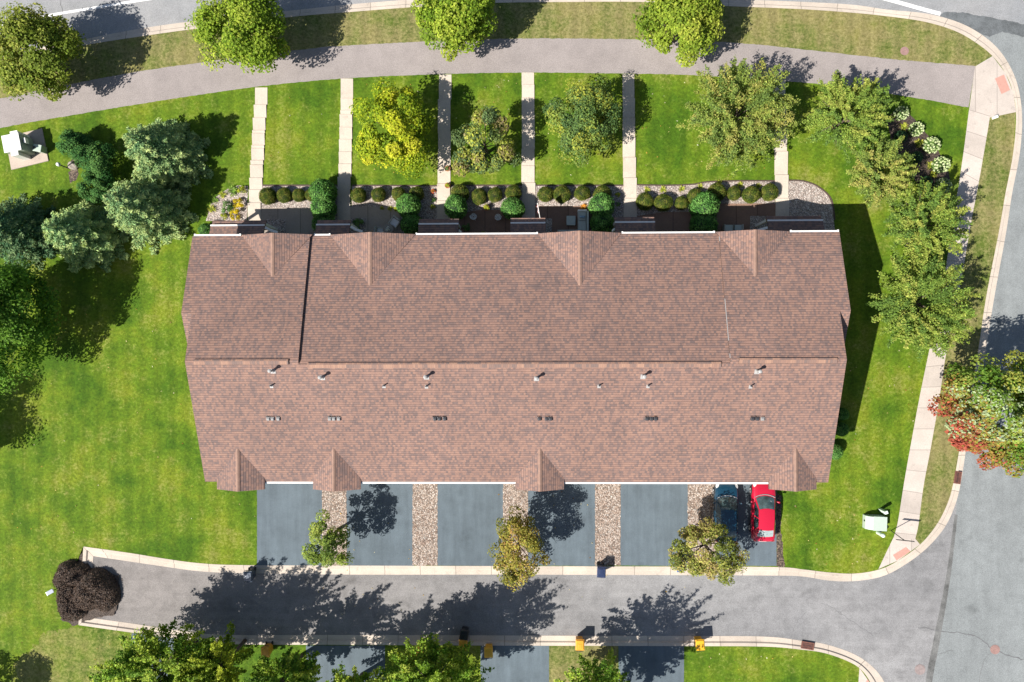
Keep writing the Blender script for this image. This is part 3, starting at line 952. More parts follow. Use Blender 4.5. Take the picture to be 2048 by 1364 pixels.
# gutters
for x0, x1, dz in ((388, 482, 0), (628, 661, DZ), (831, 1076, DZ), (1243, 1430, DZ), (1580, 1678, 0)):
    z = zN - dz - 0.05
    a, c = gp(x0, 470, z).x, gp(x1, 466, z).x
    g = MB()
    g.box(((a + c) / 2, yN + 0.07, z - 0.12), (c - a, 0.115, 0.12))
    g.box(((a + c) / 2, yN + 0.012, z - 0.001), (c - a, 0.02, 0.02))
    for xx in (a + 0.06, c - 0.06):
        g.box((xx, yN + 0.10, z - 0.115), (0.10, 0.13, 0.125))
    g.build('gutter', M['white'], house)
    d = MB()
    d.tube([(c - 0.08, yN + 0.12, z - 0.1), (c - 0.08, yN + 0.02, z - 0.35), (c - 0.08, y1 + 0.06, z - 0.75), (c - 0.08, y1 + 0.06, 0.1)], 0.045, 6)
    d.build('downspout', M['white'], house)
for x0, x1 in ((530, 626), (721, 1031), (1129, 1537)):
    z = zS - 0.05
    a, c = gp(x0, 965, z).x, gp(x1, 965, z).x
    g = MB()
    g.box(((a + c) / 2, yS - 0.07, z - 0.12), (c - a, 0.115, 0.12))
    g.build('gutter', M['white'], house)

# porch roofs: a shed with a white gutter and a small pent strip below it
PORCH = [(421, 529, 452, 441), (632, 700, 450.5, 440), (837, 917, 449, 438), (1021, 1091, 447, 436), (1230, 1310, 445.5, 434), (1535, 1646, 442, 432)]
for i, (x0, x1, yg, yt) in enumerate(PORCH):
    z1 = 3.05
    a, c = gp(x0, yg, z1).x, gp(x1, yg, z1).x
    yg_ = gp((x0 + x1) / 2, yg, z1).y
    b = MB()
    b.slab([(a, y1, z1 + 0.33 * (yg_ - y1)), (a, yg_, z1), (c, yg_, z1), (c, y1, z1 + 0.33 * (yg_ - y1))][::-1], 0.12, uvo=(50, 50))
    yt_ = gp((x0 + x1) / 2, yt, 2.72).y
    b.slab([(a, yg_ + 0.02, 2.86), (a, yt_, 2.72), (c, yt_, 2.72), (c, yg_ + 0.02, 2.86)][::-1], 0.10, uvo=(50, 50.08))
    pr = b.build('porch_roof', [M['shingle'], M['fascia']], house)
    g = MB()
    g.box(((a + c) / 2, yg_ + 0.055, z1 - 0.09), (c - a, 0.11, 0.11))
    g.build('gutter', M['white'], pr)
    for xx in (a + 0.2, c - 0.2):
        p = MB()
        p.box((xx, yt_ - 0.25, 0.02), (0.18, 0.18, 2.62))
        p.build('post', M['white'], pr)
    if i in (0, 1):
        d = MB()
        d.tube([(c + 0.02, yg_ - 0.1, z1 - 0.05), (c + 0.35, yg_ - 0.28, z1 - 0.25), (c + 0.80, yg_ - 0.42, z1 - 0.45)], 0.13, 4)
        d.build('downspout', M['white'], pr)
    if i in (2, 4, 5):
        s = -1 if i > 2 else 1
        xx = a if s < 0 else c
        d = MB()
        d.tube([(xx - 0.02 * s, yg_ - 0.45, z1 - 0.0), (xx + (0.6 if i == 5 else 0.12) * s, yg_ - (0.62 if i == 5 else 0.55), z1 - 0.3)], 0.12, 4)
        d.build('downspout', M['white'], pr)
    d = MB()
    d.box(((a + c) / 2, y1 + 0.03, 0.15), (0.95, 0.08, 2.1))
    do = d.build('front_door', M['door'], house)
    d = MB()
    d.tube([((a + c) / 2 + 0.36, y1 + 0.08, 1.15), ((a + c) / 2 + 0.36, y1 + 0.14, 1.15)], 0.03, 6)
    d.build('handle', M['galv'], do)
    for sx in (-3.1, 3.1):
        xw_ = (a + c) / 2 + sx
        if xa + 1 < xw_ < xb - 1:
            w = MB()
            w.box((xw_, y1 + 0.03, 0.9), (1.5, 0.1, 1.3))
            wo = w.build('window', M['white'], house)
            g = MB()
            g.box((xw_, y1 + 0.09, 0.98), (1.34, 0.03, 1.14))
            g.build('pane', M['glass'], wo)

# roof vents
for px, py in ((546, 741), (645, 754), (853, 753), (1073, 756), (1286, 752), (1514, 742)):
    p = on_plane(px, py, zs)
    v = MB()
    v.tube([p + Vector((0, 0, -0.05)), p + Vector((0, 0, 0.52))], 0.075, 10)
    v.tube([p + Vector((0, 0, 0.50)), p + Vector((0, 0, 0.55)), p + Vector((0, 0, 0.66)), p + Vector((0, 0, 0.70))], [0.09, 0.12, 0.12, 0.05], 12)
    vo = v.build('flue_vent', M['flash'], roof, smooth=False)
    s = MB()
    q = [(-0.17, -0.20), (0.17, -0.20), (0.15, 0.10), (-0.15, 0.10)]
    s.slab([(p.x + a, p.y + c, zs(p.y + c) + 0.02) for a, c in q], 0.03, 0, 0)
    s.tube([p + Vector((0, 0, -0.02)), p + Vector((0, 0, 0.12))], [0.15, 0.09], 10)
    s.build('flashing', M['flash'], roof)
for px, py in ((543, 771), (768, 771), (853, 772), (1198, 771), (1296, 771), (1501, 772)):
    p = on_plane(px, py, zs)
    v = MB()
    v.tube([p + Vector((0, 0, -0.05)), p + Vector((0, 0, 0.36))], 0.045, 8)
    v.build('pipe_vent', M['darkmetal'], roof)
    s = MB()
    q = [(-0.12, -0.17), (0.12, -0.17), (0.09, 0.06), (-0.09, 0.06)]
    s.slab([(p.x + a, p.y + c, zs(p.y + c) + 0.02) for a, c in q], 0.03, 0, 0)
    s.tube([p + Vector((0, 0, -0.02)), p + Vector((0, 0, 0.10))], [0.10, 0.05], 8)
    s.build('flashing', M['flash'], roof)
bv = None
for xs_, pale in (((537, 545.5, 557), 1), ((660, 668, 678), 1), ((870, 879, 889.5), 0), ((1079, 1093, 1101), 0), ((1294, 1303, 1311.5), 0), ((1505, 1514.5, 1525), 0)):
    for j, px in enumerate(xs_):
        p = on_plane(px, 837, zs)
        v = MB()
        v.box((0, 0, -0.04), (0.25, 0.24, 0.11))
        v.box((0, -0.02, 0.07), (0.23, 0.22, 0.055), taper=0.72)
        v.box((0, 0.05, -0.045), (0.34, 0.36, 0.045))
        o = v.build('box_vent', M['ventsheen'] if (pale or (px > 1520)) else M['vent'], roof, bevel=0.02)
        o.location = p
        o.rotation_euler = (math.atan(kS), 0, 0)


# ------------------------------------------------------------------ foliage
def unit(v):
    return v / np.maximum(np.linalg.norm(v, axis=1, keepdims=True), 1e-6)


def rand_dirs(rng, n, zmin=-1.0):
    z = rng.uniform(zmin, 1, n)
    a = rng.uniform(0, 2 * math.pi, n)
    r = np.sqrt(1 - z * z)
    return np.stack([r * np.cos(a), r * np.sin(a), z], 1)


def leaf_mesh(name, P, Nn, L, W, C, rng, T=None, core=None):
    """P centres, Nn normals, L length, W width (arrays), C colours, T optional long axis"""
    n = len(P)
    Nn = unit(Nn)
    if T is None:
        T = rng.normal(size=(n, 3))
    T = unit(T - Nn * np.sum(T * Nn, 1, keepdims=True))
    B = np.cross(Nn, T)
    L = np.broadcast_to(L, (n,))[:, None]
    W = np.broadcast_to(W, (n,))[:, None]
    fold = Nn * W * 0.18
    V = np.stack([P - T * L * 0.5, P + B * W * 0.5 + fold + T * L * 0.05, P + T * L * 0.5, P - B * W * 0.5 + fold + T * L * 0.05], 1).reshape(-1, 3)
    me = bpy.data.meshes.new(name)
    nv, nf = len(V), n
    verts = V.tolist()
    faces = np.arange(nv).reshape(-1, 4).tolist()
    cols = np.repeat(np.concatenate([C, np.ones((n, 1))], 1), 4, 0)
    if core is not None:
        verts += core[0]
        faces += [[i + nv for i in f] for f in core[1]]
        cols = np.concatenate([cols, np.tile(np.array(core[2] + (1,)), (len(core[0]), 1))], 0)
    me.from_pydata(verts, [], faces)
    ca = me.color_attributes.new('Col', 'FLOAT_COLOR', 'POINT')
    ca.data.foreach_set('color', cols.astype(np.float32).ravel())
    me.update()
    return me


LEAFGAIN = 1.6


def palette(rng, n, clump, cols, jit=0.22):
    """clump: 0..1 value per leaf picks along the list of colours, each leaf a little lighter or darker"""
    cols = np.array(cols)
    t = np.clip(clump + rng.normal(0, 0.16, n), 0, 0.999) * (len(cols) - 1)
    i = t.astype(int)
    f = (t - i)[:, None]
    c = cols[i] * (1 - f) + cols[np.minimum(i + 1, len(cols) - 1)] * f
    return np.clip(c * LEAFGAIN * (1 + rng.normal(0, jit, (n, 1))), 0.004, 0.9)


def broad(rng, R, K, n, size, cols, zmin=-0.35, tight=0.30, jit=0.22, colfn=None, lumps=0.16):
    """rounded crown made of leafy clumps; R = (rx, ry, rz) round the origin"""
    R = np.array(R)
    d = rand_dirs(rng, K, zmin)
    ph = rng.uniform(0, 6.28, 6)
    az = np.arctan2(d[:, 1], d[:, 0])
    wob = 1 + lumps * (np.sin(az * 3 + ph[0]) * 0.5 + np.sin(az * 5 + ph[1]) * 0.35 + np.sin(az * 2 + ph[2]) * 0.4)
    rr = rng.uniform(0.55, 0.95, K) * wob
    cc = d * rr[:, None] * R
    cr_ = rng.uniform(0.65, 1.25, K) * tight * R.mean()
    cv = rng.uniform(0, 1, K)
    k = rng.integers(0, K, n)
    e = rand_dirs(rng, n, -0.55)
    q = cc[k] + e * (cr_[k] * (0.45 + 0.6 * rng.uniform(0, 1, n) ** 0.6))[:, None] * np.array([1, 1, 0.85])
    Nn = e * 0.7 + d[k] * 0.4 + np.array([-0.12, -0.08, 0.75]) + rng.normal(0, 0.36, (n, 3))
    C = palette(rng, n, cv[k], cols, jit)
    if colfn is not None:
        C = colfn(q / R, C, rng)
    s = size * rng.uniform(0.65, 1.3, n)
    return q, Nn, s, s * 0.68, C, None


def branchy(rng, R, K, n, size, cols, jit=0.25, lift=0.35, smin=0.0):
    """open spiky crown: long radiating shoots set with small leaves"""
    R = np.array(R)
    rx = R[0]
    P, Nn, T, cl = [], [], [], []
    per = n // K
    for b in range(K):
        az = rng.uniform(0, 6.283)
        el = math.asin(rng.uniform(smin, 1.0)) * 0.95 - 0.12
        d = np.array([math.cos(az) * math.cos(el), math.sin(az) * math.cos(el), math.sin(el)])
        Lb = rng.uniform(0.72, 1.12) if rng.uniform() < 0.75 else rng.uniform(0.95, 1.25)
        end = d * R * Lb
        start = end * rng.uniform(0.12, 0.4) + np.array([0, 0, -0.15 * R[2]])
        bend = rng.normal(0, 0.16, 3) * rx + np.array([0, 0, lift * 0.4 * rx])
        cv = rng.uniform(0, 1)
        t = rng.uniform(0.12, 1.0, per) ** 0.85
        base = start + (end - start) * t[:, None] + bend * (t * (1 - t))[:, None]
        side = np.cross(d, [0, 0, 1.0])
        side /= max(np.linalg.norm(side), 1e-3)
        # side shoots: quantised places along the branch
        node = np.floor(t * 9) / 9
        sgn = np.where(rng.uniform(size=per) < 0.5, -1, 1)
        ln = (0.24 * rx) * (1.05 - node) * rng.uniform(0.0, 1.0, per) ** 0.8
        q = start + (end - start) * node[:, None] + bend * (node * (1 - node))[:, None]
        tw = unit((side[None] * sgn[:, None] + d[None] * 0.8 + np.array([0, 0, 0.25])) + 0)
        use = rng.uniform(size=per) < 0.66
        q = np.where(use[:, None], q + tw * ln[:, None], base)
        q = q + rng.normal(0, 0.035 + 0.008 * rx, (per, 3))
        P.append(q)
        Nn.append(np.array([0, 0, 0.85]) + d * 0.35 + rng.normal(0, 0.5, (per, 3)))
        cl.append(np.full(per, cv))
    P, Nn, cl = np.concatenate(P), np.concatenate(Nn), np.concatenate(cl)
    m = len(P)
    s = size * rng.uniform(0.65, 1.35, m)
    return P, Nn, s, s * 0.62, palette(rng, m, cl, cols, jit), None


def conifer(rng, Rb, Ht, n, size, cols, levels=12, h0=0.35, power=0.75, jit=0.24):
    """layered spruce, base at the origin"""
    P, Nn, T, cl = [], [], [], []
    specs = []
    for l in range(levels):
        f = l / (levels - 1)
        h = h0 + (Ht - h0) * f ** 0.92
        r = Rb * (1 - f) ** power + 0.08
        nb = max(5, int(10 * (1 - f) + 5))
        for j in range(nb):
            specs.append((h, r * rng.uniform(0.80, 1.12), (j + rng.uniform(-0.3, 0.3)) / nb * 6.283 + l * 0.7))
    wts = np.array([s[1] for s in specs])
    wts = wts / wts.sum()
    for (h, r, az), w in zip(specs, wts):
        per = max(14, int(n * w))
        d = np.array([math.cos(az), math.sin(az), 0])
        sd = np.array([-math.sin(az), math.cos(az), 0])
        t = rng.uniform(0.12, 1, per) ** 0.75
        z = h - 0.16 * r * t + 0.22 * r * np.maximum(t - 0.6, 0)
        sgn = np.where(rng.uniform(size=per) < 0.5, -1, 1)
        lat = sgn * rng.uniform(0, 1, per) * 0.42 * r * (1.10 - t) * np.minimum(1, t * 3)
        q = d * (r * t + np.abs(lat) * 0.55)[:, None] * 1.0 + sd * lat[:, None]
        q[:, 2] = z + rng.normal(0, 0.05, per) - np.abs(lat) * 0.12
        P.append(q)
        tt = d * 0.8 + sd * (np.sign(lat) * 0.75)[:, None] + rng.normal(0, 0.35, (per, 3)) + np.array([0, 0, 0.25])
        T.append(tt)
        Nn.append(np.array([0, 0, 0.8]) + d * 0.35 + rng.normal(0, 0.45, (per, 3)))
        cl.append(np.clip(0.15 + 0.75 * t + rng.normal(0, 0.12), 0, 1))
    P, Nn, T, cl = map(np.concatenate, (P, Nn, T, cl))
    m = len(P)
    s = size * rng.uniform(0.6, 1.3, m)
    return P, Nn, s, s * 0.30, palette(rng, m, cl, cols, jit), T


def trunk_mesh(rng, top, r0, limbs, R):
    """tapered trunk with limbs from the origin up into a crown centred at height top"""
    b = MB()
    b.tube([(0, 0, -0.05), (0.02, 0.01, top * 0.35), (0.03, -0.02, top * 0.75), (0, 0, top * 1.1)], [r0 * 1.25, r0, r0 * 0.8, r0 * 0.45], 9)
    for i in range(limbs):
        az = 6.283 * i / limbs + rng.uniform(-0.4, 0.4)
        h = top * rng.uniform(0.45, 0.95)
        e = Vector((math.cos(az) * R[0] * 0.75, math.sin(az) * R[1] * 0.75, top + R[2] * rng.uniform(-0.15, 0.45)))
        s = Vector((0, 0, h))
        m = s.lerp(e, 0.5) + Vector((0, 0, 0.12 * R[2]))
        b.tube([s, m, e], [r0 * 0.4, r0 * 0.2, r0 * 0.06], 6)
    return b


def tree(px, py, zc, R, kind, n, size, cols, label, name='tree', group=None, seed=1, K=60, matk='leaf', rot=0, **kw):
    """crown centre at photo point (px, py) and height zc"""
    rng = np.random.default_rng(seed)
    p = gp(px, py, zc)
    root = empty(name, (p.x, p.y, 0), 0, label, 'tree', group)
    f = {'broad': broad, 'branchy': branchy}[kind]
    data = f(rng, R, K, n, size, cols, **kw)
    P, Nn, L, W, C, T = data
    P = P + np.array([0, 0, zc])
    ok = P[:, 2] > 0.35
    me = leaf_mesh('crown', P[ok], Nn[ok], L[ok], W[ok], C[ok], rng)
    me.materials.append(M[matk])
    link('crown', me, root)
    trunk_mesh(rng, zc - R[2] * 0.15, 0.05 * max(R[0], 2) + 0.02, 11 if kind == 'broad' else 16, R).build('trunk', M['bark'], root, smooth=True)
    return root


def spruce(px, py, Rb, Ht, n, cols, label, seed, size=0.26, name='spruce_tree', group=None, **kw):
    rng = np.random.default_rng(seed)
    p = gp(px, py, 0)
    root = empty(name, (p.x, p.y, 0), 0, label, 'tree', group)
    P, Nn, L, W, C, T = conifer(rng, Rb, Ht, n, size, cols, **kw)
    me = leaf_mesh('crown', P, Nn, L, W, C, rng, T)
    me.materials.append(M['needle'])
    link('crown', me, root)
    b = MB()
    b.tube([(0, 0, -0.05), (0, 0, Ht * 0.5), (0, 0, Ht * 0.97)], [0.05 * Rb + 0.07, 0.06, 0.015], 8)
    b.build('trunk', M['bark'], root, smooth=True)
    return root


# palettes: leaf colours, mostly as they are, from deeper to paler clumps
MAPLE = [(0.070, 0.125, 0.010), (0.115, 0.175, 0.014), (0.165, 0.225, 0.022), (0.225, 0.265, 0.032)]
MAPLE_D = [(0.075, 0.110, 0.012), (0.110, 0.150, 0.018), (0.165, 0.195, 0.030), (0.245, 0.245, 0.055)]
YELLOW = [(0.095, 0.155, 0.010), (0.185, 0.235, 0.012), (0.285, 0.305, 0.016), (0.350, 0.345, 0.030)]
MOTTLE = [(0.055, 0.090, 0.035), (0.095, 0.140, 0.048), (0.150, 0.190, 0.045), (0.270, 0.285, 0.040), (0.16, 0.13, 0.065)]
BLUEGRN = [(0.040, 0.078, 0.026), (0.075, 0.125, 0.034), (0.120, 0.170, 0.036), (0.215, 0.225, 0.032)]
CRAB = [(0.085, 0.130, 0.032), (0.135, 0.185, 0.038), (0.200, 0.235, 0.048), (0.245, 0.230, 0.066)]
CRAB_G = [(0.072, 0.125, 0.026), (0.118, 0.180, 0.032), (0.175, 0.230, 0.040), (0.235, 0.250, 0.056)]
AUTUMN = [(0.080, 0.090, 0.020), (0.150, 0.150, 0.024), (0.225, 0.200, 0.034), (0.235, 0.140, 0.050), (0.27, 0.27, 0.05)]
YOUNG = [(0.050, 0.085, 0.018), (0.105, 0.155, 0.028), (0.175, 0.225, 0.042), (0.235, 0.265, 0.060)]
LOWER = [(0.048, 0.105, 0.013), (0.100, 0.178, 0.018), (0.175, 0.255, 0.032), (0.275, 0.325, 0.050)]
LOWER_Y = [(0.10, 0.16, 0.015), (0.18, 0.23, 0.022), (0.27, 0.30, 0.03)]
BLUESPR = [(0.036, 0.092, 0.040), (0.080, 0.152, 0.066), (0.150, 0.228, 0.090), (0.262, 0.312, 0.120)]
SHADESPR = [(0.018, 0.055, 0.030), (0.032, 0.085, 0.042), (0.060, 0.120, 0.056), (0.12, 0.17, 0.075)]  # deeper tones put the shade on the leftmost spruce into its needles
ARBOR = [(0.018, 0.060, 0.014), (0.036, 0.095, 0.022), (0.070, 0.140, 0.034)]

g = 'street trees along the boulevard'
tree(72, 108, 3.3, (3.15, 3.15, 2.5), 'broad', 18400, 0.205, MAPLE_D, 'round yellow-tinged street tree nearest the white utility cabinet', 'street_tree', g, 11, 85)
tree(488, 62, 3.3, (3.05, 2.8, 2.5), 'broad', 18400, 0.197, MAPLE, 'dense bright green street tree north of the first front walk', 'street_tree', g, 12, 85)
tree(914, 33, 3.3, (2.75, 2.7, 2.4), 'broad', 16000, 0.197, MAPLE, 'street tree on the grass strip north of the third front walk', 'street_tree', g, 13, 75)
tree(1366, 38, 3.3, (3.0, 2.6, 2.5), 'broad', 18400, 0.197, [tuple(np.array(c) * (1.1, 1.02, 1.2)) for c in MAPLE], 'yellow-green street tree opposite the gap before the large olive tree', 'street_tree', g, 14, 85)

g = 'front yard trees'
tree(784, 257, 3.2, (2.75, 3.35, 2.4), 'broad', 13120, 0.189, YELLOW, 'golden yellow tree between the second and third front walks', 'front_yard_tree', g, 21, 48, tight=0.27, lumps=0.34)
tree(968, 285, 2.9, (2.15, 2.75, 2.0), 'broad', 8320, 0.164, MOTTLE, 'sparse mottled green and yellow tree beside the third front walk', 'front_yard_tree', g, 22, 34, tight=0.26, lumps=0.4, jit=0.3)
tree(1162, 236, 3.0, (2.65, 2.75, 2.1), 'broad', 13760, 0.148, BLUEGRN, 'round blue-green tree between the fourth and fifth front walks', 'front_yard_tree', g, 23, 75, tight=0.25, jit=0.28)
tree(1478, 228, 3.2, (3.75, 3.75, 2.6), 'branchy', 36720, 0.139, CRAB, 'large spiky olive tree overhanging the sixth front walk', 'front_yard_tree', g, 24, 182)
g = 'spiky trees in a row down the corner lawn'
tree(1694, 235, 3.2, (2.8, 2.9, 2.5), 'branchy', 24840, 0.139, CRAB_G, 'spiky olive tree just east of the sixth front walk', 'corner_tree', g, 25, 133)
tree(1758, 348, 3.0, (2.4, 2.5, 2.2), 'branchy', 18576, 0.139, CRAB, 'spiky tree leaning over the dark mulch bed of hydrangeas', 'corner_tree', g, 26, 112)
tree(1848, 446, 3.2, (3.0, 2.7, 2.4), 'branchy', 22680, 0.139, CRAB_G, 'spiky tree just south of the hydrangea mulch bed beside the pavement', 'corner_tree', g, 27, 125)
tree(1842, 607, 3.3, (3.4, 3.8, 2.6), 'branchy', 34560, 0.139, CRAB_G, 'large spiky tree beside the east gable, southernmost of its row', 'corner_tree', g, 28, 175)


def turning(q, C, rng):
    """one side of the crown has begun to turn: colours blend into each other"""
    s = q[:, 0] * -0.84 + q[:, 1] * -0.54 + rng.normal(0, 0.17, len(q)) - q[:, 2] * 0.25
    red = np.array([0.36, 0.085, 0.055]) * (1 + rng.normal(0, 0.3, (len(q), 1)))
    org = np.array([0.30, 0.19, 0.045]) * (1 + rng.normal(0, 0.25, (len(q), 1)))
    t = np.clip((s - 0.22) / 0.3, 0, 1)[:, None]
    c = C * (1 - t) + org * t
    t = np.clip((s - 0.52) / 0.2, 0, 1)[:, None]
    c = c * (1 - t) + red * t
    top = (q[:, 2] > 0.15) & (np.abs(q[:, 1] - 0.05) < 0.5) & (rng.uniform(size=len(q)) < 0.3)
    pale = np.array([0.36, 0.44, 0.24]) * (1 + rng.normal(0, 0.2, (len(q), 1)))
    return np.clip(np.where(top[:, None], pale, c), 0.004, 0.9)


tree(1990, 826, 5.2, (3.9, 3.55, 3.3), 'broad', 24000, 0.205, [(0.06, 0.12, 0.014), (0.10, 0.17, 0.02), (0.17, 0.22, 0.045), (0.22, 0.22, 0.04)],
     'large green tree turning red on one side beside the east street', 'street_tree', None, 31, 95, colfn=turning, tight=0.22, lumps=0.22)

g = 'young trees between the driveways'
tree(654, 1082, 3.0, (1.75, 2.0, 1.75), 'broad', 5280, 0.148, YOUNG, 'small light green tree between the first and second driveways', 'young_tree', g, 41, 40, tight=0.24, lumps=0.25)
tree(1037, 1098, 3.1, (1.85, 2.9, 2.1), 'broad', 8960, 0.139, AUTUMN, 'young tree turning brown and gold between the third and fourth driveways', 'young_tree', g, 42, 56, tight=0.23, lumps=0.22)
tree(1418, 1099, 3.1, (2.7, 2.3, 1.9), 'broad', 9600, 0.148, [(0.075, 0.095, 0.02), (0.13, 0.155, 0.03), (0.21, 0.215, 0.05), (0.20, 0.14, 0.06), (0.27, 0.27, 0.07)],
     'young tree half covering the dark blue car', 'young_tree', g, 43, 52, tight=0.21, lumps=0.25, jit=0.3)

g = 'trees across the lane'
tree(318, 1350, 5.2, (4.2, 3.1, 3.9), 'branchy', 32000, 0.18, LOWER, 'wide dark green tree over the lower left driveway', 'lane_tree', g, 51, 210, lift=0.2, smin=-0.75)
tree(432, 1343, 4.9, (2.1, 2.6, 3.9), 'branchy', 14000, 0.18, LOWER_Y, 'bright yellow-green tree beside the wide dark green one', 'lane_tree', g, 52, 110, lift=0.2, smin=-0.75)
tree(560, 1372, 4.7, (2.5, 2.1, 3.8), 'branchy', 15000, 0.18, LOWER, 'loose green tree beside the leftmost amber bin', 'lane_tree', g, 53, 110, lift=0.2, smin=-0.75)
tree(866, 1372, 5.0, (3.9, 2.6, 3.9), 'branchy', 30000, 0.18, [(0.06, 0.13, 0.012), (0.11, 0.19, 0.018), (0.18, 0.25, 0.03), (0.25, 0.29, 0.05)], 'wide bright green tree among the three clustered amber bins', 'lane_tree', g, 54, 190, lift=0.2, smin=-0.75)
tree(1207, 1415, 5.2, (3.3, 2.9, 3.9), 'branchy', 21000, 0.18, LOWER, 'green tree at the bottom edge below the pale amber bin', 'lane_tree', g, 55, 140, lift=0.2, smin=-0.75)
tree(690, 1420, 5.0, (2.9, 2.3, 3.9), 'branchy', 15000, 0.18, LOWER, 'tree mostly out of view shading the driveway under the loose green tree', 'lane_tree', g, 56, 110, lift=0.2, smin=-0.75)

tree(8, 640, 4.2, (3.0, 4.1, 3.8), 'broad', 25600, 0.197, [(0.030, 0.085, 0.010), (0.060, 0.135, 0.014), (0.105, 0.190, 0.022)], 'bright green leafy tree at the left edge south of the spruces', 'leafy_tree', None, 61, 95, tight=0.25, zmin=-0.8)
tree(-225, 905, 4.6, (3.4, 3.4, 2.8), 'broad', 11200, 0.213, LOWER, 'leafy tree beyond the left edge throwing its shadow on the lawn', 'leafy_tree', None, 62, 55)
tree(-150, 1480, 4.0, (2.4, 2.4, 2.2), 'broad', 7200, 0.205, LOWER, 'leafy tree beyond the lower left corner throwing a shadow', 'leafy_tree', None, 63, 40)

g = 'spruces at the west end'
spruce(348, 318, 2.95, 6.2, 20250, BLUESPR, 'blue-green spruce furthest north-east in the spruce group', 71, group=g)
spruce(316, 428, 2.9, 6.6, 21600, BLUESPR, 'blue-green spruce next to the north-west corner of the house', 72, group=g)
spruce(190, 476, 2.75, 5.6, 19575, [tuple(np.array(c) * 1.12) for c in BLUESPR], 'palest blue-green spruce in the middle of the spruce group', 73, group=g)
spruce(62, 470, 2.8, 6.4, 17550, SHADESPR, 'spruce coloured darker for shade at the left edge of the spruce group', 74, group=g)

g = 'dark upright evergreens by the white cabinet'
for px, py, r, h, lab, sd in ((148, 290, 1.15, 2.6, 'dark upright evergreen nearest the white utility cabinet', 81), (192, 318, 1.35, 3.0, 'tall dark upright evergreen between its two neighbours by the spruces', 82),
                              (196, 372, 1.35, 2.8, 'dark upright evergreen beside the grey boulder', 83)):
    rng = np.random.default_rng(sd)
    p = gp(px, py, h * 0.5)
    root = empty('evergreen_shrub', (p.x, p.y, 0), 0, lab, 'shrub', g)
    q, Nn, L, W, C, T = broad(rng, (r, r, h * 0.5), 46, 9500, 0.11, ARBOR, zmin=-0.8, tight=0.28)
    q = q + np.array([0, 0, h * 0.5])
    me = leaf_mesh('foliage', q, Nn, L, W, C, rng)
    me.materials.append(M['needle'])
    link('foliage', me, root)
    b = MB()
    b.tube([(0, 0, -0.02), (0, 0, h * 0.8)], [0.09, 0.03], 7)
    b.build('stem', M['bark'], root)


# ------------------------------------------------------------------ shrubs and flowers
def dome_core(r, h, zc, col=(0.02, 0.028, 0.012), n=14, m=7, zmin=-0.9):
    vs, fs = [], []
    for j in range(m):
        a = math.asin(zmin) + (math.pi / 2 - math.asin(zmin)) * j / (m - 1)
        for k in range(n):
            t = 6.283 * k / n
            vs.append((r * math.cos(a) * math.cos(t), r * math.cos(a) * math.sin(t), zc + h * math.sin(a)))
    for j in range(m - 1):
        for k in range(n):
            k2 = (k + 1) % n
            fs.append([j * n + k, j * n + k2, (j + 1) * n + k2, (j + 1) * n + k])
    return vs, fs, col


def clipped_mesh(rng, n, size, cols, squash=0.88, rough=0.05, zmin=-0.75, corecol=(0.022, 0.032, 0.012), petals=None):
    """clipped globe of radius 1, resting on the ground"""
    d = rand_dirs(rng, n, zmin)
    ph = rng.uniform(0, 6.28, 6)
    rr = 1 + rng.normal(0, rough, n) - rough + 0.045 * np.sin(d[:, 0] * 4.2 + ph[0]) * np.sin(d[:, 1] * 3.7 + ph[1]) + 0.035 * np.sin(d[:, 2] * 6 + ph[2] + d[:, 0] * 3)
    q = d * rr[:, None] * np.array([1, 1, squash])
    q[:, 2] += squash * 0.8
    q[:, 2] = np.maximum(q[:, 2], 0.02)
    cl = 0.5 + 0.5 * np.sin(d[:, 0] * 5 + rng.uniform(0, 6)) * np.sin(d[:, 1] * 5 + rng.uniform(0, 6))
    Nn = d + rng.normal(0, 0.45, (n, 3)) + np.array([0, 0, 0.15])
    s = size * rng.uniform(0.6, 1.35, n)
    C = palette(rng, n, cl, cols, 0.25)
    return leaf_mesh('foliage', q, Nn, s, s * 0.7, C, rng, core=dome_core(0.94, 0.94 * squash, squash * 0.8, corecol))


YEW = [(0.032, 0.056, 0.008), (0.058, 0.080, 0.011), (0.088, 0.105, 0.016), (0.12, 0.115, 0.025)]
LIGHTB = [(0.040, 0.115, 0.022), (0.075, 0.175, 0.038), (0.135, 0.255, 0.065)]
yew = []
for s in (1, 2, 3, 4, 5):
    me = clipped_mesh(np.random.default_rng(100 + s), 4600, 0.085, YEW, rough=0.035)
    me.materials.append(M['needle'])
    yew.append(me)
light = []
for s in (1, 2):
    me = clipped_mesh(np.random.default_rng(110 + s), 3600, 0.12, LIGHTB, squash=1.15, rough=0.05, corecol=(0.03, 0.06, 0.025))
    me.materials.append(M['leaf'])
    light.append(me)
ORD = ['first', 'second', 'third', 'fourth', 'fifth', 'sixth', 'seventh', 'eighth']
shr = random.Random(5)


def shrub(me, name, px, py, rpx, label, group, hs=1.0, cat='shrub', zc=None):
    r = rpx / 26.6
    p = gp(px, py, r * 0.8 if zc is None else zc)
    o = link(name, me)
    o.location = (p.x, p.y, 0.012)
    o.scale = (r * shr.uniform(0.93, 1.06), r * shr.uniform(0.93, 1.06), r * hs * shr.uniform(0.93, 1.05))
    o.rotation_euler = (0, 0, shr.uniform(0, 6.28))
    return tag(o, label, cat, group)


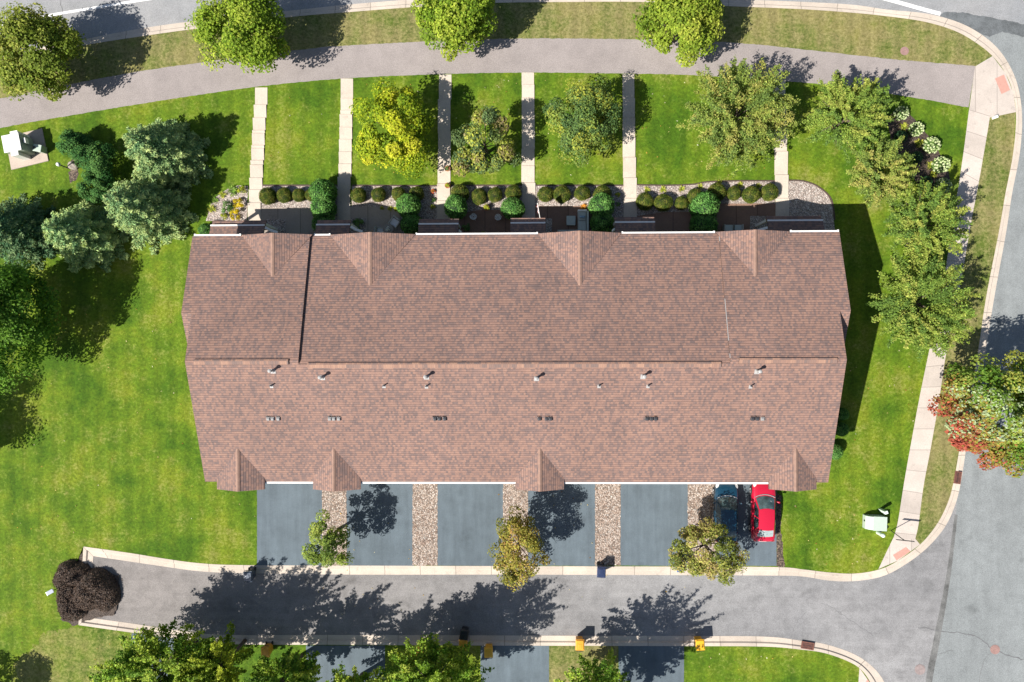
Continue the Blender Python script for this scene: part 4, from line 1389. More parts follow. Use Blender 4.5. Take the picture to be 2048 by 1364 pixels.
rows = [('the treeless front lawn', [(535, 392, 17), (568, 390, 15), (598, 390, 13.5), (622, 390, 13)]),
        ('the yellow tree', [(717, 390, 16.5), (757, 389, 15), (797, 388, 15), (833, 388, 16)]),
        ('the sparse mottled tree', [(920, 386, 18), (958, 393, 16), (990, 389, 15), (1027, 386, 17.5)]),
        ('the blue-green tree', [(1091, 388, 16.5), (1124, 388, 17.5), (1165, 386, 16), (1205, 388, 17.5)]),
        ('the large olive tree', [(1290, 403, 18), (1327, 405, 18), (1363, 406, 13), (1391, 393, 16), (1434, 384, 18), (1468, 386, 15), (1503, 389, 17.5), (1540, 384, 18)])]
for where, lst in rows:
    for i, (px, py, r) in enumerate(lst):
        shrub(yew[(i * 2 + int(px)) % 5], 'clipped_shrub', px, py, r, f'clipped globe shrub, {ORD[i]} from left in the gravel bed below {where}', 'clipped globe shrubs in the gravel beds')
gl = 'light green rounded evergreens by the porches'
for i, (px, py, r, hs, lab) in enumerate(((649, 386, 25, 1.25, 'light green evergreen, the northern of the touching pair by the second walk'), (648, 417, 25, 0.95, 'light green evergreen, the southern of the touching pair by the second walk'),
                                         (818, 412, 24, 1.0, 'light green evergreen beside the yellow flowering plant west of the third porch'), (912, 414, 24, 1.0, 'light green evergreen right of the third walk near a white chair'),
                                         (1026, 418, 23, 1.0, 'light green evergreen left of the fourth walk'), (1203, 412, 25, 1.0, 'light green evergreen beside the grey sofa'),
                                         (1408, 414, 29, 1.0, 'largest light green evergreen, beside the sixth patio'), (648, 447, 22, 0.8, 'shaded evergreen squeezed between the second porch and the touching pair'),
                                         (824, 449, 22, 0.9, 'evergreen in full shade left of the third porch roof'), (1204, 448, 24, 0.9, 'evergreen in full shade south of the sofa evergreen'),
                                         (1407, 450, 26, 0.9, 'evergreen in full shade south of the largest light green one'))):
    shrub(light[i % 2], 'rounded_evergreen', px, py, r, lab, gl, hs)
sh_e = 'shrubs along the east wall'
for px, py, r, lab in ((1683, 828, 13, 'northern dark shrub in the shade of the east wall'), (1681, 858, 14, 'middle dark shrub in the shade of the east wall'), (1668, 903, 15, 'southern shrub peeping from under the east rake')):
    shrub(light[0], 'wall_shrub', px, py, r, lab, sh_e, 1.0)
shrub(light[1], 'wall_shrub', 415, 462, 16, 'green shrub against the west end of the first porch', None)


def tuft_mesh(rng, n, cols, up=0.7, w=0.10):
    """fountain of narrow blades, radius 1"""
    az = rng.uniform(0, 6.283, n)
    t = rng.uniform(0.05, 1, n)
    el = rng.uniform(0.15, 1.1, n)
    d = np.stack([np.cos(az) * np.cos(el), np.sin(az) * np.cos(el), np.sin(el) * up], 1)
    q = d * (t * 0.85)[:, None]
    q[:, 2] += 0.05
    Nn = np.array([0, 0, 1.0]) - d * 0.5 + rng.normal(0, 0.25, (n, 3))
    L = 0.55 * rng.uniform(0.6, 1.2, n)
    return leaf_mesh('foliage', q, Nn, L, np.full(n, w), palette(rng, n, t, cols, 0.2), rng, T=d)


def bush_mesh(rng, n, size, cols, K=14, tight=0.36, zmin=-0.1):
    q, Nn, L, W, C, T = broad(rng, (0.85, 0.85, 0.7), K, n, size, cols, zmin=zmin, tight=tight, lumps=0.2)
    q[:, 2] = np.maximum(q[:, 2] + 0.35, 0.02)
    return leaf_mesh('foliage', q, Nn, L, W, C, rng)


def plant(me, m, name, px, py, rpx, label, cat='plant', group=None, hs=1.0):
    if not me.materials:
        me.materials.append(M[m])
    return shrub(me, name, px, py, rpx, label, group, hs, cat, zc=0.25)


R_ = np.random.default_rng
grass_y = tuft_mesh(R_(201), 150, [(0.10, 0.16, 0.015), (0.22, 0.26, 0.03), (0.34, 0.34, 0.06)])
grass_g = tuft_mesh(R_(202), 150, [(0.05, 0.11, 0.015), (0.10, 0.19, 0.03), (0.19, 0.27, 0.05)])
goldb = bush_mesh(R_(203), 420, 0.19, [(0.22, 0.19, 0.01), (0.42, 0.33, 0.015), (0.52, 0.42, 0.03)])
greenb = bush_mesh(R_(204), 700, 0.16, [(0.04, 0.10, 0.03), (0.075, 0.15, 0.045), (0.12, 0.20, 0.06)])
yelg = bush_mesh(R_(205), 300, 0.22, [(0.10, 0.15, 0.012), (0.20, 0.24, 0.02), (0.32, 0.32, 0.035)])
redfl = bush_mesh(R_(206), 300, 0.24, [(0.10, 0.16, 0.03), (0.42, 0.05, 0.02), (0.50, 0.10, 0.03)])
orfl = tuft_mesh(R_(207), 110, [(0.16, 0.18, 0.03), (0.45, 0.20, 0.03), (0.50, 0.26, 0.04)], w=0.15)
g = 'grass tufts and perennials in the west gravel bed'
for px, py, r, me, m, nm, lab in ((464, 381, 14, grass_g, 'leaf', 'leafy_perennial', 'spreading green perennial at the top of the west gravel bed'),
                                  (482, 379, 11, yelg, 'leaf', 'leafy_perennial', 'yellow-green perennial touching the first walk'),
                                  (443, 389, 10, grass_y, 'leaf', 'leafy_perennial', 'small yellowish tuft on the upper left rim of the west gravel bed'),
                                  (428, 400, 9, grass_g, 'leaf', 'leafy_perennial', 'small green tuft nearest the spruce shadow in the west gravel bed'),
                                  (422, 417, 11, grass_y, 'leaf', 'leafy_perennial', 'yellow-green tuft near the west end of the first porch'),
                                  (447, 431, 8, yelg, 'leaf', 'leafy_perennial', 'low yellow plant below the round green bush'),
                                  (452, 414, 15, greenb, 'leaf', 'green_bush', 'round blue-green bush beside the two golden bushes'),
                                  (477, 406, 13, goldb, 'leaf', 'golden_bush', 'golden bush, the upper of two beside the first walk'),
                                  (470, 429, 14, goldb, 'leaf', 'golden_bush', 'golden bush, the lower of two next to the first porch roof')):
    plant(me, m, nm, px, py, r, lab, 'plant', g if nm == 'leafy_perennial' else None)
g = 'yellow grass tufts above the globe shrubs'
for i, (px, py, r) in enumerate(((1294, 379, 9), (1326, 378, 10.5), (1364, 377, 9.5), (1401, 372, 9), (1439, 364, 8), (1481, 368, 8.5), (1518, 371, 8))):
    plant(grass_y, 'leaf', 'grass_tuft', px, py, r, f'yellow-green grass tuft, {ORD[i]} from left along the bed below the large olive tree', 'plant', g)
for px, py, r, me, nm, lab in ((866, 382, 6.5, redfl, 'red_flowers', 'small red flowering plant left of the third walk'), (865, 413, 6.5, yelg, 'yellow_plant', 'yellow-green plant in shade left of the third walk'),
                               (793, 418, 8, yelg, 'yellow_plant', 'yellow flowering plant on the left of the third porch evergreen'), (1167, 413, 8.5, orfl, 'orange_flowers', 'orange spiky plant at the head of the grey sofa'),
                               (1236, 388, 6.5, yelg, 'yellow_plant', 'small yellow-green plant left of the fifth walk'), (763, 415, 6, grass_y, 'leafy_perennial', 'dry little tuft, the left one on the edge of the second patio'),
                               (779, 416, 7, grass_y, 'leafy_perennial', 'dry little tuft, the right one on the edge of the second patio'), (718, 447, 13, greenb, 'green_bush', 'dark bush in the shade right of the second porch'),
                               (932, 453, 10, greenb, 'green_bush', 'dark bush in the shade right of the third porch'), (966, 466, 5, yelg, 'yellow_plant', 'pale plant under the middle gutter'),
                               (866, 399, 6, greenb, 'green_bush', 'dark little bush between the red and the yellow plants'), (1236, 408, 6, greenb, 'green_bush', 'dark little bush in the gravel left of the fifth walk')):
    plant(me, 'leaf', nm, px, py, r, lab)


def potted(px, py, rpx, me, label):
    p = gp(px, py, 0.3)
    root = empty('potted_plant', (p.x, p.y, 0.02), 0, label, 'plant')
    b = MB()
    b.lathe((0, 0, 0), [(0.13, 0), (0.20, 0.26), (0.22, 0.27), (0.22, 0.32), (0.18, 0.32), (0.17, 0.28)], 14)
    b.build('pot', M['terracotta'], root)
    o = link('plant', me, root)
    s = rpx / 26.6
    o.scale = (s, s, s)
    o.location = (0, 0, 0.28)


potted(895, 371, 5.5, yelg, 'little potted plant standing at the upper edge of the third walk')
potted(973, 415, 7.5, yelg, 'terracotta pot with a yellow-green plant in the middle of the third bed')
potted(895, 337, 5.0, greenb, 'little potted green plant on the right edge of the third walk')

# hydrangeas
g = 'white hydrangeas along the mulch bed'
for i, (px, py, r, lab) in enumerate(((1803, 226, 13, 'white hydrangea at the north tip of the mulch bed'), (1833, 258, 13.5, 'white hydrangea, second from the north tip of the mulch bed'),
                                      (1864, 290, 15, 'white hydrangea, third from the north tip of the mulch bed'), (1883, 329, 15.5, 'white hydrangea, fourth from the north tip of the mulch bed'),
                                      (1887, 372, 15, 'shaded greenish hydrangea at the south end of the mulch bed'))):
    rng = np.random.default_rng(300 + i)
    s = r / 26.6
    p = gp(px, py, s)
    root = empty('hydrangea', (p.x, p.y, 0.015), 0, lab, 'flowering shrub', g)
    me = clipped_mesh(rng, 1500, 0.20, [(0.04, 0.09, 0.02), (0.08, 0.15, 0.03), (0.13, 0.2, 0.05)], squash=0.95, rough=0.08)
    me.materials.append(M['leaf'])
    o = link('foliage', me, root)
    o.scale = (s * 0.93, s * 0.93, s * 0.93)
    K = 46
    gold = np.arange(K) + 0.5
    zz = 1 - gold / K * 1.05
    aa = gold * 2.39996
    rr = np.sqrt(1 - np.clip(zz, -1, 1) ** 2)
    cd = np.stack([rr * np.cos(aa), rr * np.sin(aa), zz], 1) + rng.normal(0, 0.05, (K, 3))
    n = K * 46
    k = np.repeat(np.arange(K), 46)
    e = rand_dirs(rng, n, -0.3)
    q = (cd[k] * np.array([1, 1, 0.95]) + e * 0.115 * rng.uniform(0.85, 1.1, (n, 1))) * s
    q[:, 2] += 0.76 * s
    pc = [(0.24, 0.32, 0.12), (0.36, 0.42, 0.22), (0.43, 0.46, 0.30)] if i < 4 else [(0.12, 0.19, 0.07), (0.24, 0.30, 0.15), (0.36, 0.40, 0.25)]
    me = leaf_mesh('flower_heads', q, e + rng.normal(0, 0.3, (n, 3)), 0.095 * s, 0.09 * s, palette(rng, n, rng.uniform(0.2, 1, K)[k], pc, 0.08), rng)
    me.materials.append(M['petal'])
    link('flower_heads', me, root)
g = 'round shrubs and tufts in the mulch bed'
DKG = clipped_mesh(R_(330), 2200, 0.10, [(0.025, 0.075, 0.03), (0.04, 0.11, 0.045), (0.06, 0.14, 0.05)], rough=0.04)
DKG.materials.append(M['leaf'])
for px, py, r, lab in ((1802, 273, 12.5, 'dark round shrub between the first two hydrangeas and the spiky tree'), (1833, 315, 12, 'dark round shrub behind the third hydrangea'), (1853, 364, 12, 'light round shrub behind the shaded hydrangea')):
    shrub(DKG, 'round_shrub', px, py, r, lab, g)
for px, py, r, lab in ((1809, 253, 12, 'yellow-green tuft between the northern two hydrangeas'), (1840, 285, 12, 'yellow-green tuft left of the third hydrangea'), (1862, 330, 11, 'yellow-green tuft left of the fourth hydrangea'), (1868, 348, 10, 'yellow-green tuft between the southern two hydrangeas')):
    plant(grass_y, 'leaf', 'grass_tuft', px, py, r, lab, 'plant', g)


# ------------------------------------------------------------------ cars
def make_car(paint, label, loc, rz, rear_mat, roof_mat=None):
    root = empty('parked_car', loc, rz, label, 'car', 'cars parked on the last driveway')
    # stations: y, half width, deck height, floor
    ST = [(-2.30, .55, .62, .42), (-2.27, .70, .80, .34), (-2.18, .80, .92, .28), (-2.0, .855, .97, .24), (-1.6, .885, .985, .22), (-1.0, .89, .98, .20), (-.3, .89, .965, .20), (.4, .89, .95, .20),
          (.95, .89, .94, .20), (1.3, .885, .90, .21), (1.6, .865, .86, .22), (1.85, .83, .80, .23), (2.05, .76, .73, .25), (2.18, .66, .66, .28), (2.27, .52, .58, .33), (2.31, .34, .52, .38)]
    rings = []
    for y, w, z, f in ST:
        h = z - f
        half = [(w * .90, f), (w * .985, f + h * .30), (w, f + h * .55), (w * .965, f + h * .80), (w * .90, f + h * .95), (w * .80, z + .005), (w * .55, z + .03), (w * .25, z + .042), (0, z + .045)]
        ring = [(-x, y, q) for x, q in half] + [(x, y, q) for x, q in half[-2::-1]]
        rings.append(ring)
    b = MB()
    for i in range(len(rings) - 1):
        a, c = rings[i], rings[i + 1]
        for k in range(len(a) - 1):
            b.face([a[k], c[k], c[k + 1], a[k + 1]])
        b.face([a[-1], c[-1], c[0], a[0]])
    b.face(rings[0][::-1])
    b.face(rings[-1])
    b.build('body', paint, root, smooth=True)
    # cabin: belt line below, roof above
    def ringc(y0, y1, w0, w1, z, n=7, bow=0.0):
        out = []
        for k in range(n):
            t = k / (n - 1) * 2 - 1
            out.append((w1 * t, y1 + bow * (1 - t * t), z))
        return out
    zb, zr = .955, 1.42
    wf = [(.74 * t, 1.05 + .20 * (1 - t * t), zb - .02) for t in np.linspace(-1, 1, 9)]       # windscreen base
    wt = [(.57 * t, .22 + .09 * (1 - t * t), zr - .02 + .03 * (1 - t * t)) for t in np.linspace(-1, 1, 9)]
    rb = [(.66 * t, -1.86 - .06 * (1 - t * t), zb + .05) for t in np.linspace(-1, 1, 9)]      # rear glass base
    rt = [(.55 * t, -1.22 - .04 * (1 - t * t), zr - .03 + .03 * (1 - t * t)) for t in np.linspace(-1, 1, 9)]

    def lerp(p, q, t):
        return tuple(a + (c - a) * t for a, c in zip(p, q))

    def band(name, A, B, m, n=6, arch=0.03, inset=0.0, lift=0.0):
        q = MB()
        A = [Vector(p) for p in A]
        B = [Vector(p) for p in B]
        rows = []
        for i in range(n + 1):
            t = inset + (1 - 2 * inset) * i / n
            row = [a.lerp(c, t) + Vector((0, 0, arch * 4 * t * (1 - t) + lift)) for a, c in zip(A, B)]
            if inset:
                mid = (row[0] + row[-1]) / 2
                row = [mid + (r - mid) * (1 - inset * 1.2) for r in row]
            rows.append(row)
        for i in range(n):
            for k in range(len(rows[0]) - 1):
                q.face([rows[i][k], rows[i][k + 1], rows[i + 1][k + 1], rows[i + 1][k]])
        return q.build(name, m, root, smooth=True)

    band('windscreen', wf, wt, M['screen'], 5, 0.035, 0.05, 0.012)
    q = MB()
    q.tube([Vector(p_) + Vector((0, 0.04, 0.03)) for p_ in wf], 0.028, 6)
    q.build('cowl', M['trim'], root)
    q = MB()
    for x0_, x1_, y_ in ((-.40, .05, .55), (.10, .34, .62)):
        q.face([(x0_, y_ + .25, 1.155), (x0_ + .3, y_ + .25, 1.155), (x0_ + .34, y_, 1.235), (x0_ + .06, y_, 1.235)])
    q.build('dashboard', M['trim'], root)
    band('windscreen_frame', wf, wt, paint, 5, 0.03)
    band('roof', wt, rt, paint, 8, 0.05)
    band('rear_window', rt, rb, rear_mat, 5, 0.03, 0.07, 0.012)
    band('rear_frame', rt, rb, paint, 5, 0.025)
    for s in (-1, 1):
        i = 0 if s < 0 else -1
        top = [Vector(lerp(wt[i], rt[i], t)) + Vector((0, 0, .05 * 4 * t * (1 - t))) for t in np.linspace(0, 1, 7)]
        low = [Vector((s * (.82 - .09 * abs(t * 2 - 1) ** 3), 1.02 - 2.85 * t, zb)) for t in np.linspace(0, 1, 7)]
        low[0], low[-1] = Vector(wf[i]), Vector(rb[i])
        q = MB()
        for k in range(6):
            f = [low[k], low[k + 1], top[k + 1], top[k]]
            q.face(f if s > 0 else f[::-1])
        q.build('side_frame', paint, root, smooth=False)
        for t0, t1 in ((.06, .44), (.48, .84)):
            q = MB()

            def sp(t, v):
                k = min(5, int(t * 6))
                ff = t * 6 - k
                a = low[k].lerp(low[k + 1], ff)
                c = top[k].lerp(top[k + 1], ff)
                return a.lerp(c, v) + Vector((s * .012, 0, .006))
            for k in range(4):
                ta, tb = t0 + (t1 - t0) * k / 4, t0 + (t1 - t0) * (k + 1) / 4
                f = [sp(ta, .08), sp(tb, .08), sp(tb, .9), sp(ta, .9)]
                q.face(f if s > 0 else f[::-1])
            q.build('side_window', M['glass'], root)
        q = MB()
        q.tube([(s * .86, .78, .98), (s * .96, .76, 1.02)], 0.03, 6)
        q.tube([(s * .93, .76, 1.03), (s * 1.08, .73, 1.03)], [.07, .075], 8)
        q.build('mirror', paint, root, smooth=True)
        q = MB()
        q.tube([(s * .78, 1.12, .94), (s * .10, 1.13, .995)], 0.012, 5)
        q.build('wiper', M['blackplastic'], root)
        q = MB()
        pts = [(s * .80, 1.80, .80), (s * .84, 1.94, .735), (s * .775, 2.15, .66), (s * .55, 2.25, .66), (s * .55, 2.15, .735), (s * .66, 1.9, .825)]
        f = [Vector(p) + Vector((0, 0, .02)) for p in pts]
        q.face(f if s > 0 else f[::-1])
        q.build('headlight', M['lamp_clear'], root)
        q = MB()
        pts = [(s * .56, -2.285, .74), (s * .74, -2.26, .74), (s * .80, -2.18, .86), (s * .78, -2.10, .95), (s * .62, -2.20, .93)]
        f = [Vector(p) + Vector((s * .012, -.012, .03)) for p in pts]
        q.face(f[::-1] if s > 0 else f)
        q.build('tail_light', M['lamp_red'], root)
        for y in (-1.38, 1.42):
            q = MB()
            q.tube([(s * .69, y, .32), (s * .72, y, .32), (s * .88, y, .32), (s * .905, y, .32)], [.28, .32, .32, .28], 20)
            w = q.build('wheel', M['tyre'], root, smooth=False)
            q = MB()
            q.tube([(s * .80, y, .32), (s * .912, y, .32)], [.20, .19], 14)
            for k in range(5):
                a = 6.283 * k / 5
                q.tube([(s * .915, y, .32), (s * .915, y + .18 * math.cos(a), .32 + .18 * math.sin(a))], .025, 5)
            q.build('rim', M['rim'], w)
    q = MB()
    q.box((0, -2.33, .50), (.52, .03, .13))
    q.build('number_plate', M['white'], root)
    return root


p = gp(1534, 1040, 1.42)
make_car(M['red_paint'], 'red sedan with a pale glare painted on its rear window', (p.x, p.y + 0.5, 0.01), rad(-1.2), M['shade'])
p = gp(1458, 1042, 1.42)
make_car(M['blue_paint'], 'dark blue sedan half hidden under a small tree', (p.x, p.y + 0.5, 0.01), rad(-1.0), M['glass'])


# ------------------------------------------------------------------ wheeled bins
def make_bin(px, py, rz, mb, ml, label, group, lid_open=False):
    """px,py: middle of the lid; local -y is the front, the wheels and handle are at +y"""
    p = gp(px, py, 1.08)
    root = empty('wheeled_bin', (p.x, p.y, 0.0), rz, label, 'wheelie bin', group)
    b = MB()
    prof = [(0.24, 0.27, 0.06), (0.255, 0.29, 0.25), (0.29, 0.36, 0.98)]
    for (x0, y0_, z0), (x1, y1_, z1) in zip(prof[:-1], prof[1:]):
        lo = [(-x0, -y0_, z0), (x0, -y0_, z0), (x0, y0_, z0), (-x0, y0_, z0)]
        hi = [(-x1, -y1_, z1), (x1, -y1_, z1), (x1, y1_, z1), (-x1, y1_, z1)]
        for i in range(4):
            j = (i + 1) % 4
            b.face([lo[i], lo[j], hi[j], hi[i]])
    b.face([(-.24, -.27, .06), (-.24, .27, .06), (.24, .27, .06), (.24, -.27, .06)])
    b.face([(-.29, -.36, .98), (.29, -.36, .98), (.29, .36, .98), (-.29, .36, .98)])
    b.build('body', mb, root, bevel=0.03)
    l = MB()
    l.box((0, -0.01, 0.985), (0.66, 0.82, 0.035))
    l.box((0, -0.02, 1.02), (0.62, 0.76, 0.07), taper=0.84)
    l.box((0, 0.06, 1.09), (0.30, 0.36, 0.02), taper=0.9)
    l.box((0, -0.40, 0.955), (0.30, 0.06, 0.05))
    l.build('lid', ml, root, bevel=0.018)
    h = MB()
    h.tube([(-.26, .40, .96), (-.26, .47, .98), (.26, .47, .98), (.26, .40, .96)], .02, 6)
    h.build('handle', M['blackplastic'], root)
    for s in (-1, 1):
        w = MB()
        w.tube([(s * .20, .30, .14), (s * .27, .30, .14)], .14, 14)
        w.build('wheel', M['tyre'], root)
    return root


gd, ga = 'dark bins along the north kerb of the lane', 'amber bins across the lane'
make_bin(495, 1154, rad(4), M['blackbin'], M['blackbin'], 'glossy blue-black bin in the tree shade at the left end of the lane', gd)
make_bin(1203, 1145, rad(-3), M['navy'], M['navy'], 'navy bin standing alone at the kerb by the fifth gravel strip', gd)
make_bin(1362, 1133, rad(8), M['bluebin'], M['bluebin'], 'bright blue bin half hidden by the young tree near the cars', gd)
for px, py, rz, m, lab in ((530, 1305, 4, 'orange', 'amber bin in shade, leftmost of the amber bins'), (841, 1306, 172, 'orange', 'amber bin poking out of the left side of the wide bright green tree'),
                           (926, 1291, 178, 'orange', 'amber bin partly under the wide bright green tree, beside a dark bin'), (977, 1306, 181, 'yellow', 'amber bin right of the wide bright green tree on the dark driveway'),
                           (1160, 1291, 180, 'orange', 'pale amber bin alone above the dry grass patch'), (1401, 1291, 184, 'yellow', 'bright yellow bin at the corner of the lower right lawn')):
    make_bin(px, py, rad(rz), M[m], M[m], lab, ga)
make_bin(928, 1271, rad(170), M['blackplastic'], M['blackplastic'], 'black bin just behind an amber bin at the south kerb', gd)

# ------------------------------------------------------------------ utility things
# white cabinet on the concrete pad
A, B_, C_ = gp(2, 272, 1.62), gp(36, 265, 1.62), gp(9, 306, 1.62)
ang = math.atan2((B_ - A).y, (B_ - A).x)
ctr = (B_ + C_) / 2
w, d = (B_ - A).length, (C_ - A).length
root = empty('utility_cabinet', (ctr.x, ctr.y, 0.08), ang, 'large white utility cabinet standing on a square concrete pad', 'utility cabinet')
b = MB()
b.box((0, 0, 0), (w - 0.06, d - 0.06, 1.5))
b.build('body', M['cabgreen'], root, bevel=0.01)
b = MB()
b.box((0, 0, 1.5), (w, d, 0.05))
b.build('lid', M['cabinet'], root, bevel=0.015)
for s in (-1, 1):
    b = MB()
    b.box((s * 0.12 + 0.08, s * (d / 2 + 0.12), 0.0), (0.52, 0.26, 1.32))
    b.box((s * 0.12 + 0.08, s * (d / 2 + 0.12), 1.32), (0.58, 0.30, 0.04))
    b.build('side_box', M['cabinet'], root)
for y in (-0.34, 0.34):
    b = MB()
    b.box((w / 2 - 0.005, y, 0.08), (0.04, d / 2 - 0.12, 1.34))
    do = b.build('door', M['cabgreen'], root)
    b = MB()
    b.box((w / 2 + 0.025, y * 0.25, 0.72), (0.03, 0.05, 0.16))
    b.build('handle', M['darkmetal'], do)
b = MB()
b.box((w / 2 + 0.20, 0.10, 0.95), (0.16, 0.40, 0.36))
b.build('meter_box', M['cabinet'], root, bevel=0.02)
p = gp(75, 296, 0.7)
root = empty('utility_pedestal', (p.x, p.y, 0.08), ang - 0.35, 'low grey-green pedestal box beside the white utility cabinet', 'utility pedestal')
b = MB()
b.box((0, 0, 0), (0.62, 0.50, 0.62))
b.build('body', M['cabgreen'], root, bevel=0.02)
b = MB()
b.box((0, 0, 0.62), (0.68, 0.56, 0.06), taper=0.92)
b.build('lid', M['padgreen'], root, bevel=0.02)
b = MB()
b.box((-0.20, 0.0, 0.68), (0.14, 0.18, 0.07))
b.build('hasp', M['darkmetal'], root)

p = gp(139, 337)
root = empty('garden_post', (p.x, p.y, 0), 0, 'short dark post with a white cap near the grey boulder', 'post')
b = MB()
b.tube([(0, 0, 0), (0, 0, 1.15)], 0.05, 8)
b.build('pole', M['darkmetal'], root)
b = MB()
b.tube([(0, 0, 1.12), (0, 0, 1.2), (0, 0, 1.36), (0, 0, 1.42)], [0.10, 0.15, 0.14, 0.06], 12)
b.build('cap', M['cabinet'], root, smooth=True)


def lump_mesh(rng, r, h, name, m, sub=3, rough=0.16):
    bm = bmesh.new()
    bmesh.ops.create_icosphere(bm, subdivisions=sub, radius=1)
    ph = rng.uniform(0, 6.28, (4, 3))
    fr = rng.uniform(1.2, 3.2, (4, 3))
    for v in bm.verts:
        k = 1 + rough * sum(math.sin(fr[i][0] * v.co.x + ph[i][0]) * math.sin(fr[i][1] * v.co.y + ph[i][1]) * math.sin(fr[i][2] * v.co.z + ph[i][2]) for i in range(4))
        v.co = Vector((v.co.x * r[0] * k, v.co.y * r[1] * k, max(-0.1, v.co.z * h * k)))
    me = bpy.data.meshes.new(name)
    bm.to_mesh(me)
    bm.free()
    me.materials.append(m)
    return link(name, me)


p = gp(148, 332)
o = lump_mesh(np.random.default_rng(4), (0.42, 0.36), 0.5, 'boulder', M['stone'])
o.location = (p.x, p.y, 0)
tag(o, 'grey boulder in the bare soil beside the dark upright evergreens', 'boulder')

# transformer and its two posts
p = gp(1751, 1046, 0.55)
root = empty('pad_transformer', (p.x, p.y, 0), rad(-2), 'pale green box transformer on the lawn by the corner pavement', 'transformer box')
b = MB()
L, Wd = 1.40, 1.0
pr = [(-L / 2, 0.0), (-L / 2, 0.42), (-L / 2 + 0.16, 0.62), (-L / 2 + 0.46, 0.74), (L / 2, 0.78), (L / 2, 0.0)]
for i in range(len(pr)):
    j = (i + 1) % len(pr)
    b.face([(pr[i][0], -Wd / 2, pr[i][1]), (pr[i][0], Wd / 2, pr[i][1]), (pr[j][0], Wd / 2, pr[j][1]), (pr[j][0], -Wd / 2, pr[j][1])])
b.face([(x, -Wd / 2, z) for x, z in pr])
b.face([(x, Wd / 2, z) for x, z in pr][::-1])
b.build('body', M['padgreen'], root, merge=True, bevel=0.015)
b = MB()
b.slab([(-L / 2 + 0.45, -Wd / 2 - 0.03, 0.765), (L / 2 + 0.03, -Wd / 2 - 0.03, 0.805), (L / 2 + 0.03, Wd / 2 + 0.03, 0.805), (-L / 2 + 0.45, Wd / 2 + 0.03, 0.765)], 0.04, 0, 0)
b.build('lid', M['padgreen'], root)
b = MB()
b.box((-L / 2 - 0.01, 0.1, 0.25), (0.05, 0.10, 0.16))
b.build('handle', M['darkmetal'], root)
for px, py, sq, lab in ((1760, 1019, True, 'square pale green utility post north of the box transformer'), (1755, 1065, False, 'round pale green utility post south of the box transformer')):
    p = gp(px, py)
    root = empty('utility_post', (p.x, p.y, 0), rad(20), lab, 'utility post')
    b = MB()
    if sq:
        b.box((0, 0, 0), (0.20, 0.20, 0.80))
        b.build('body', M['postgreen'], root, bevel=0.01)
        b = MB()
        b.box((0, 0, 0.70), (0.25, 0.25, 0.26), taper=0.92)
        b.build('cap', M['postgreen'], root, bevel=0.02)
    else:
        b.tube([(0, 0, 0), (0, 0, 0.72)], 0.125, 14)
        b.build('body', M['postgreen'], root)
        b = MB()
        b.tube([(0, 0, 0.66), (0, 0, 0.70), (0, 0, 0.88), (0, 0, 0.95)], [0.14, 0.15, 0.145, 0.07], 14)
        b.build('cap', M['postgreen'], root, smooth=True)

# street name sign
p, q = gp(1782, 1061), gp(1807, 1079.5, 1.85)
root = empty('street_sign', (p.x, p.y, 0), 0, 'thin street name sign on a post by the box transformer', 'street sign')
top = q - Vector((p.x, p.y, 0))
b = MB()
b.tube([(0, 0, 0), top], 0.03, 8)
b.build('post', M['darkmetal'], root)
b = MB()
b.box(top + Vector((0.06, -0.02, 0.02)), (1.30, 0.03, 0.20), rz=rad(-6))
b.build('name_blade', M['darkmetal'], root)
b = MB()
b.box(top + Vector((0, 0, -0.04)), (0.09, 0.07, 0.07))
b.build('bracket', M['galv'], root)

# leaning sign behind the mulch heap
p, q = gp(138, 1152), gp(106, 1181, 2.0)
root = empty('metal_sign', (p.x, p.y, 0), 0, 'small grey metal sign on a bent pole in the mulch heap', 'sign')
top = q - Vector((p.x, p.y, 0))
b = MB()
b.tube([(0, 0, 0), Vector((0, 0, 0)).lerp(top, 0.45) + Vector((0.14, -0.16, 0)), Vector((0, 0, 0)).lerp(top, 0.8) + Vector((0.08, -0.08, 0)), top], 0.035, 8)
b.build('pole', M['darkmetal'], root)
b = MB()
e = gp(93, 1188, 2.1) - Vector((p.x, p.y, 0))
dv = (e - top).normalized()
nv = Vector((-dv.y, dv.x, 0)) * 0.15
b.slab([top - nv, e - nv, e + nv, top + nv][::-1], 0.05, 0, 0)
b.build('plate', M['signmetal'], root, bevel=0.01)

# iron covers and storm drains
for px, py, r, m, z, lab in ((1809, 102, 0.32, 'rustpink', 0.006, 'round rusty manhole cover in the grass strip'), (1990, 1299, 0.36, 'rustpink', -0.098, 'round reddish manhole cover in the east street'),
                             (1840, 1339, 0.40, 'rustroad', -0.0985, 'faded reddish cover at the lane junction')):
    p = gp(px, py, z)
    root = empty('manhole_cover', (p.x, p.y, z), 0, lab, 'manhole cover')
    b = MB()
    b.lathe((0, 0, 0), [(r, 0), (r, 0.012), (r * 0.86, 0.012)], 28)
    b.build('frame', M[m], root)
    b = MB()
    b.lathe((0, 0, 0.013), [(r * 0.84, 0), (r * 0.84, 0.008), (r * 0.8, 0.008)], 28)
    for k in range(-3, 4):
        b.box((k * r * 0.22, 0, 0.021), (0.025, r * 1.2 * math.sqrt(max(0.05, 1 - (k * 0.26) ** 2)), 0.006))
    b.build('lid', M[m], root)
